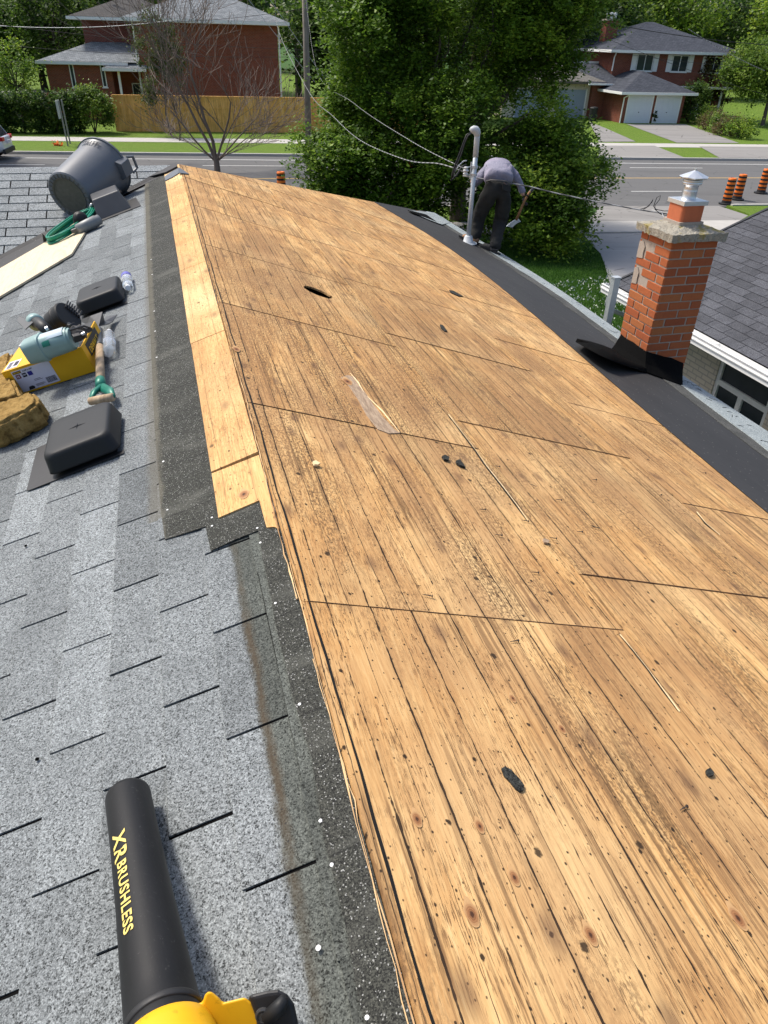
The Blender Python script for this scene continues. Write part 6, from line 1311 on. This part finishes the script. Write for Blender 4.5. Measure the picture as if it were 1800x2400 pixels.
# grey garage house, mostly behind the big tree
MGh=Matrix.Translation((9.0,69.6,.02))@Matrix.Rotation(math.atan(.2),4,'Z'); gh=thing('garage_house','buff brick garage with grey blue doors seen through the big tree','house',M=MGh)
mb=MB(); mb.box(0,8.1,0,7,-.1,2.75); mb.build('wall',M_brick_buff,gh,MGh); mb=MB(); hip(mb,0,8.1,0,7.5,2.85,.7,20); mb.build('roof',M_roof_g,gh,MGh); mb=MB(); gutter(mb,0,8.1,0,7.5,2.85,.7,.14); mb.build('gutter',simple('bronze_gutter',(.12,.10,.08)),gh,MGh)
for xd in (1.2,4.9):
    mb=MB(); mb.box(xd,xd+2.5,-.03,-.003,0,2.2); g_=mb.build('garage_door',M_bluedoor,gh,MGh)
    for xa in (xd-.12,xd+2.504): mb=MB(); mb.box(xa,xa+.116,-.06,-.003,0,2.3); mb.build('door_frame',M_white,g_,MGh)
# =============== NEIGHBOUR BUNGALOW (right) ===============
nbx=6.10; MNb=frame(P0*np.array([1,1,0]),pd,rd,np.array([0,0,1.])); nb=thing('neighbour_bungalow','neighbouring bungalow with charcoal shingle roof and white gutter at the right edge','house',M=MNb)
aN=R(22); XN=np.array([math.cos(aN),0,math.sin(aN)]); MNr=MNb@frame((nbx,0,2.62),XN,(0,1,0),np.cross(XN,(0,1,0)))
M_nbsh=shingle('charcoal_shingle',(.060,.063,.072),(.115,.118,.132),(.02,.02,.024),tones=.30,stain=.2,cell=300)
mb=MB(); mb.prism([(-.02,-3),(4.6,-3),(4.6,9.35),(-.02,9.35)],-.04,0); mb.build('roof_base',M_mem,nb,MNr)
mb=MB(); 
for k in range(34):
    tl=-.02+.135*k; ph=(.0,.11,.22)[k%3]
    for j in range(40):
        s0=-3+ph+j*.32; 
        if s0>9.3: continue
        mb.tone=float(rng.uniform(.02,1)); s1=min(9.35,s0+.312)
        mb.add([(tl,s0,.0003),(tl+.133,s0,.0003),(tl+.133,s1,.0003),(tl,s1,.0003),(tl,s0,.0085),(tl+.133,s0,.003),(tl+.133,s1,.003),(tl,s1,.0085)],[(4,5,6,7),(0,1,5,4),(1,2,6,5),(2,3,7,6),(3,0,4,7)])
mb.build('roof',M_nbsh,nb,MNr)
mb=MB(); mb.box(-.055,4.6,9.352,9.40,-.12,.02); mb.build('rake_edge',M_blackm,nb,MNr)
mb=MB(); x_=nbx-.02; zg=2.60
prof=[(0,-.0),(-.12,-.0),(-.135,-.005),(-.13,-.03),(-.115,-.10),(-.10,-.12),(0,-.12)]
# open K-style gutter: floor, front lip, back, with hangers
mb.box(x_-.12,x_,-3,9.45,zg-.12,zg-.113); mb.box(x_-.125,x_-.115,-3,9.45,zg-.12,zg-.005); mb.box(x_-.135,x_-.110,-3,9.45,zg-.005,zg+.006); mb.box(x_-.14,x_-.126,-3,9.45,zg-.06,zg-.045); mb.box(x_-.006,x_,-3,9.45,zg-.113,zg+.0); mb.box(x_-.12,x_,9.45,9.458,zg-.12,zg)
for k in range(12): s=-2.3+k*1.02; mb.box(x_-.115,x_-.004,s,s+.02,zg-.008,zg-.002)
gt=mb.build('gutter',M_white,nb,MNb)
mb=MB(); mb.tube([(x_-.06,9.3,zg-.1),(x_-.06,9.32,zg-.28),(x_+.02,9.26,zg-.36),(x_+.30,9.15,zg-.45),(x_+.36,9.13,zg-.6),(x_+.36,9.13,0.)],.035,8); mb.build('downpipe',M_galv_dull,nb,MNb,smooth=True)
mb=MB(); mb.box(x_+.0,x_+.45,-3,9.3,zg-.16,zg-.125); mb.build('soffit',M_white,nb,MNb)
mb=MB(); wx=nbx+.45
# wall with a window opening built as pieces
ws0,ws1,wz0,wz1=6.30,7.30,1.15,2.42
mb.box(wx,wx+.2,-3,ws0-.002,0,2.44); mb.box(wx,wx+.2,ws1+.002,9.1,0,2.44); mb.box(wx,wx+.2,ws0,ws1,0,wz0-.002); mb.box(wx+.2,wx+8,-3,9.1,0,2.44); mb.build('wall',M_brick_buff,nb,MNb)
wx+=0.0; mb=MB(); t_=.06; xg=wx+.07
mb.box(xg-.05,xg,ws0,ws1,wz0,wz0+t_); mb.box(xg-.05,xg,ws0,ws0+t_,wz0+t_,wz1); mb.box(xg-.05,xg,ws1-t_,ws1,wz0+t_,wz1); mb.box(xg-.05,xg,ws0+t_,ws1-t_,1.86,1.93); mb.box(xg-.052,xg+.002,(ws0+ws1)/2-.04,(ws0+ws1)/2+.04,wz0+t_,1.86); wdn=mb.build('window',M_white,nb,MNb); mb=MB(); mb.box(xg-.02,xg-.01,ws0+t_,ws1-t_,wz0+t_,wz1); mb.build('pane',M_glass,wdn,MNb); mb=MB(); mb.box(wx-.06,wx+.02,ws0-.05,ws1+.05,wz0-.06,wz0-.004); mb.build('sill',M_conc,wdn,MNb)
mb=MB(); mb.add([( nbx+4.26,-3,4.34),(nbx+4.26,9.35,4.34),(nbx+8.6,9.35,2.6),(nbx+8.6,-3,2.6)],[(0,3,2,1)]); mb.build('far_roof_side',M_nbsh,nb,MNb)
mb=MB(); mb.add([(nbx+.46,9.1,2.44),(nbx+8.1,9.1,2.44),(nbx+4.2,9.1,4.25)],[(0,2,1)]); mb.build('gable_wall',M_brick_buff,nb,MNb)
# grey post by the gutter corner
pA_=onplane(*c6(442,835),(0,0,2.95),np.array([0,0,1.])); mb=MB(); mb.box(-.045,.045,-.045,.045,0,2.95); mb.box(-.052,.052,-.052,.052,2.95,2.97); tag(mb.build('steel_post',M_galv_dull,None,Matrix.Translation((float(pA_[0]),float(pA_[1]),0))@Matrix.Rotation(AZ*-1,4,'Z')),'grey square steel post by the neighbour\'s gutter corner, left of the chimney','post')
# =============== CABLES ===============
def cable(name,lab,pts,r,mat,n=26,sag=0.,group='overhead cables',par=None):
    pts=[np.array(p,float) for p in pts]
    if len(pts)==2: pts=[pts[0]*(1-u)+pts[1]*u-np.array([0,0,sag*4*u*(1-u)]) for u in np.linspace(0,1,n)]
    mb=MB(); mb.tube(pts,r,6); o=mb.build(name,mat,None,smooth=True); return tag(o,lab,'cable',group)
# service drops: the pole carries them high, they hang to the mast insulator
ptop=np.array([-4.05,37.2,8.9])
def span(px,end,start,r,mat,lab):
    # points of a hanging cable between start and end, read on the vertical plane through both
    d=(end-start)[:2]; P_=[start]
    for x,y in px:
        q=onv(x,y,start[:2],d); P_.append(q)
    P_.append(end); out=[]
    for i in range(len(P_)-1):
        for u in np.linspace(0,1,8,endpoint=False):
            p0_,p1_,p2_,p3_=P_[max(i-1,0)],P_[i],P_[i+1],P_[min(i+2,len(P_)-1)]; out.append(.5*((2*p1_)+(-p0_+p2_)*u+(2*p0_-5*p1_+4*p2_-p3_)*u*u+(-p0_+3*p1_-3*p2_+p3_)*u**3))
    out.append(P_[-1]); return cable('service_cable',lab,out,r,mat)
farA=np.array([-7.5,46.0,9.6])
span([(650,62),(722,212),(780,272),(843,328),(949,374),(1030,384)],INS+np.array([0,0,-.02]),np.array([-4.6,33.,7.4]),.008,M_twist,'twisted service cable hanging lower from the left to the mast insulator')
span([(741,159),(828,241),(959,328)],INS+np.array([0,0,.02]),np.array([-4.1,37.2,8.2]),.006,M_twist,'upper thin twisted cable from the pole to the mast insulator')
sF=min(np.arange(5.5,9.5,.05),key=lambda q:abs(float((Ks(1574,503,q)-P0)@pd)-6.25)); NBm=Ks(1574,503,sF)
mb=MB(); mb.tube([(NBm[0],NBm[1],2.6),(NBm[0],NBm[1],NBm[2]+.15)],.028,10); mb.build('service_pipe',M_galv_dull,nb)
span([(1224,434),(1300,452),(1400,473),(1495,491)],NBm,np.array(INS)+rd*.40+pd*.12+np.array([0,0,-.12]),.0085,M_twist,'cable running right from behind the worker toward the near chimney')
def loop(px,s,lab,r=.005,mat=None,x=None):
    P_=[Ks(*c6(*p),sF+o) for p,o in px]; return cable('loose_wire',lab,P_,r,mat or M_wire,group='loose wires at the chimney and mast')
loop([((600,345),.3),((660,325),.25),((700,290),.2),((708,268),.2),((680,315),.2),((640,340),.2)],5.1,'short black wire tail arching left of the clay flue')
loop([((845,350),0),((790,352),.05),((730,340),.1),((712,318),.12),((735,255),.14),((762,240),.14),((755,270),.12),((722,310),.1),((722,340),.08),((760,372),.05),((800,385),.03),((840,370),0)],5.1,'big black wire loop hanging left of the clay flue')
loop([((700,345),.1),((770,358),.05),((780,385),.0),((795,425),-.05)],5.08,'white wire curling down onto the chimney cap',.004,M_white)
P_=[Ks(*c7(*p),10.05) for p in [(765,95),(735,110),(715,160),(690,230),(655,320),(632,390),(628,430),(650,410),(680,370),(700,335),(735,320)]]; cable('loose_wire','black wires looping down from the weatherhead to the insulator',P_,.014,M_wire,group='loose wires at the chimney and mast')
P_=[Ks(*c7(*p),10.0) for p in [(768,98),(745,115),(722,165),(700,240),(668,320),(645,380),(638,410),(665,400),(692,350),(705,340)]]; cable('loose_wire','second thinner black cable beside the thick ones under the weatherhead',P_,.009,M_wire,group='loose wires at the chimney and mast')
P_=[Ks(*c7(*p),10.02) for p in [(640,410),(650,370),(680,325),(712,295),(735,290)]]; cable('loose_wire','short bare connector beside the insulator',P_,.008,M_wireal,group='loose wires at the chimney and mast')
# street wires along and across the road
def wire(a,b,ya,lab,r=.012,mat=None,D=(1,.165),sag=.25):
    p=onv(*a,(0,ya),D); q=onv(*b,(0,ya),D); d=(q-p); return cable('street_wire',lab,[p-d*.25,q+d*.25],r,mat or M_wire,sag=sag)
wire(c1(95,122),c1(800,100),47,'pale street wire crossing just under the left house eave',.014,M_wireal); wire(c1(95,124),c1(1400,235),46,'dark street wire falling across the left brick wall',.010); wire(c1(70,222),c1(1300,280),46,'lowest dark street wire across the left house',.009); wire(c1(750,100),c1(1490,40),46,'street wire rising across the left house roof',.010)
wire(cr(620,130),cr(1659,272),45,'thick dark street wire crossing the right house roof',.018); wire(cr(555,205),cr(1659,600),45,'thin wire slanting down across the right house front',.009); wire(cr(1230,235),cr(1560,415),44,'light twisted wire from the right house roof toward the right tree',.014,M_twist,sag=.1); wire(cr(700,325),cr(1659,420),46,'faint wire across the right house windows',.007); wire(cr(1440,0),cr(1659,30),44,'wires in the top right corner',.012)
wire((600,20),(712,160),38,'pale service wire slanting to the utility pole from upper left',.010,M_wireal,sag=.05); wire((655,30),(760,180),38,'pale wire crossing the utility pole near the top',.010,M_wireal,sag=.05)
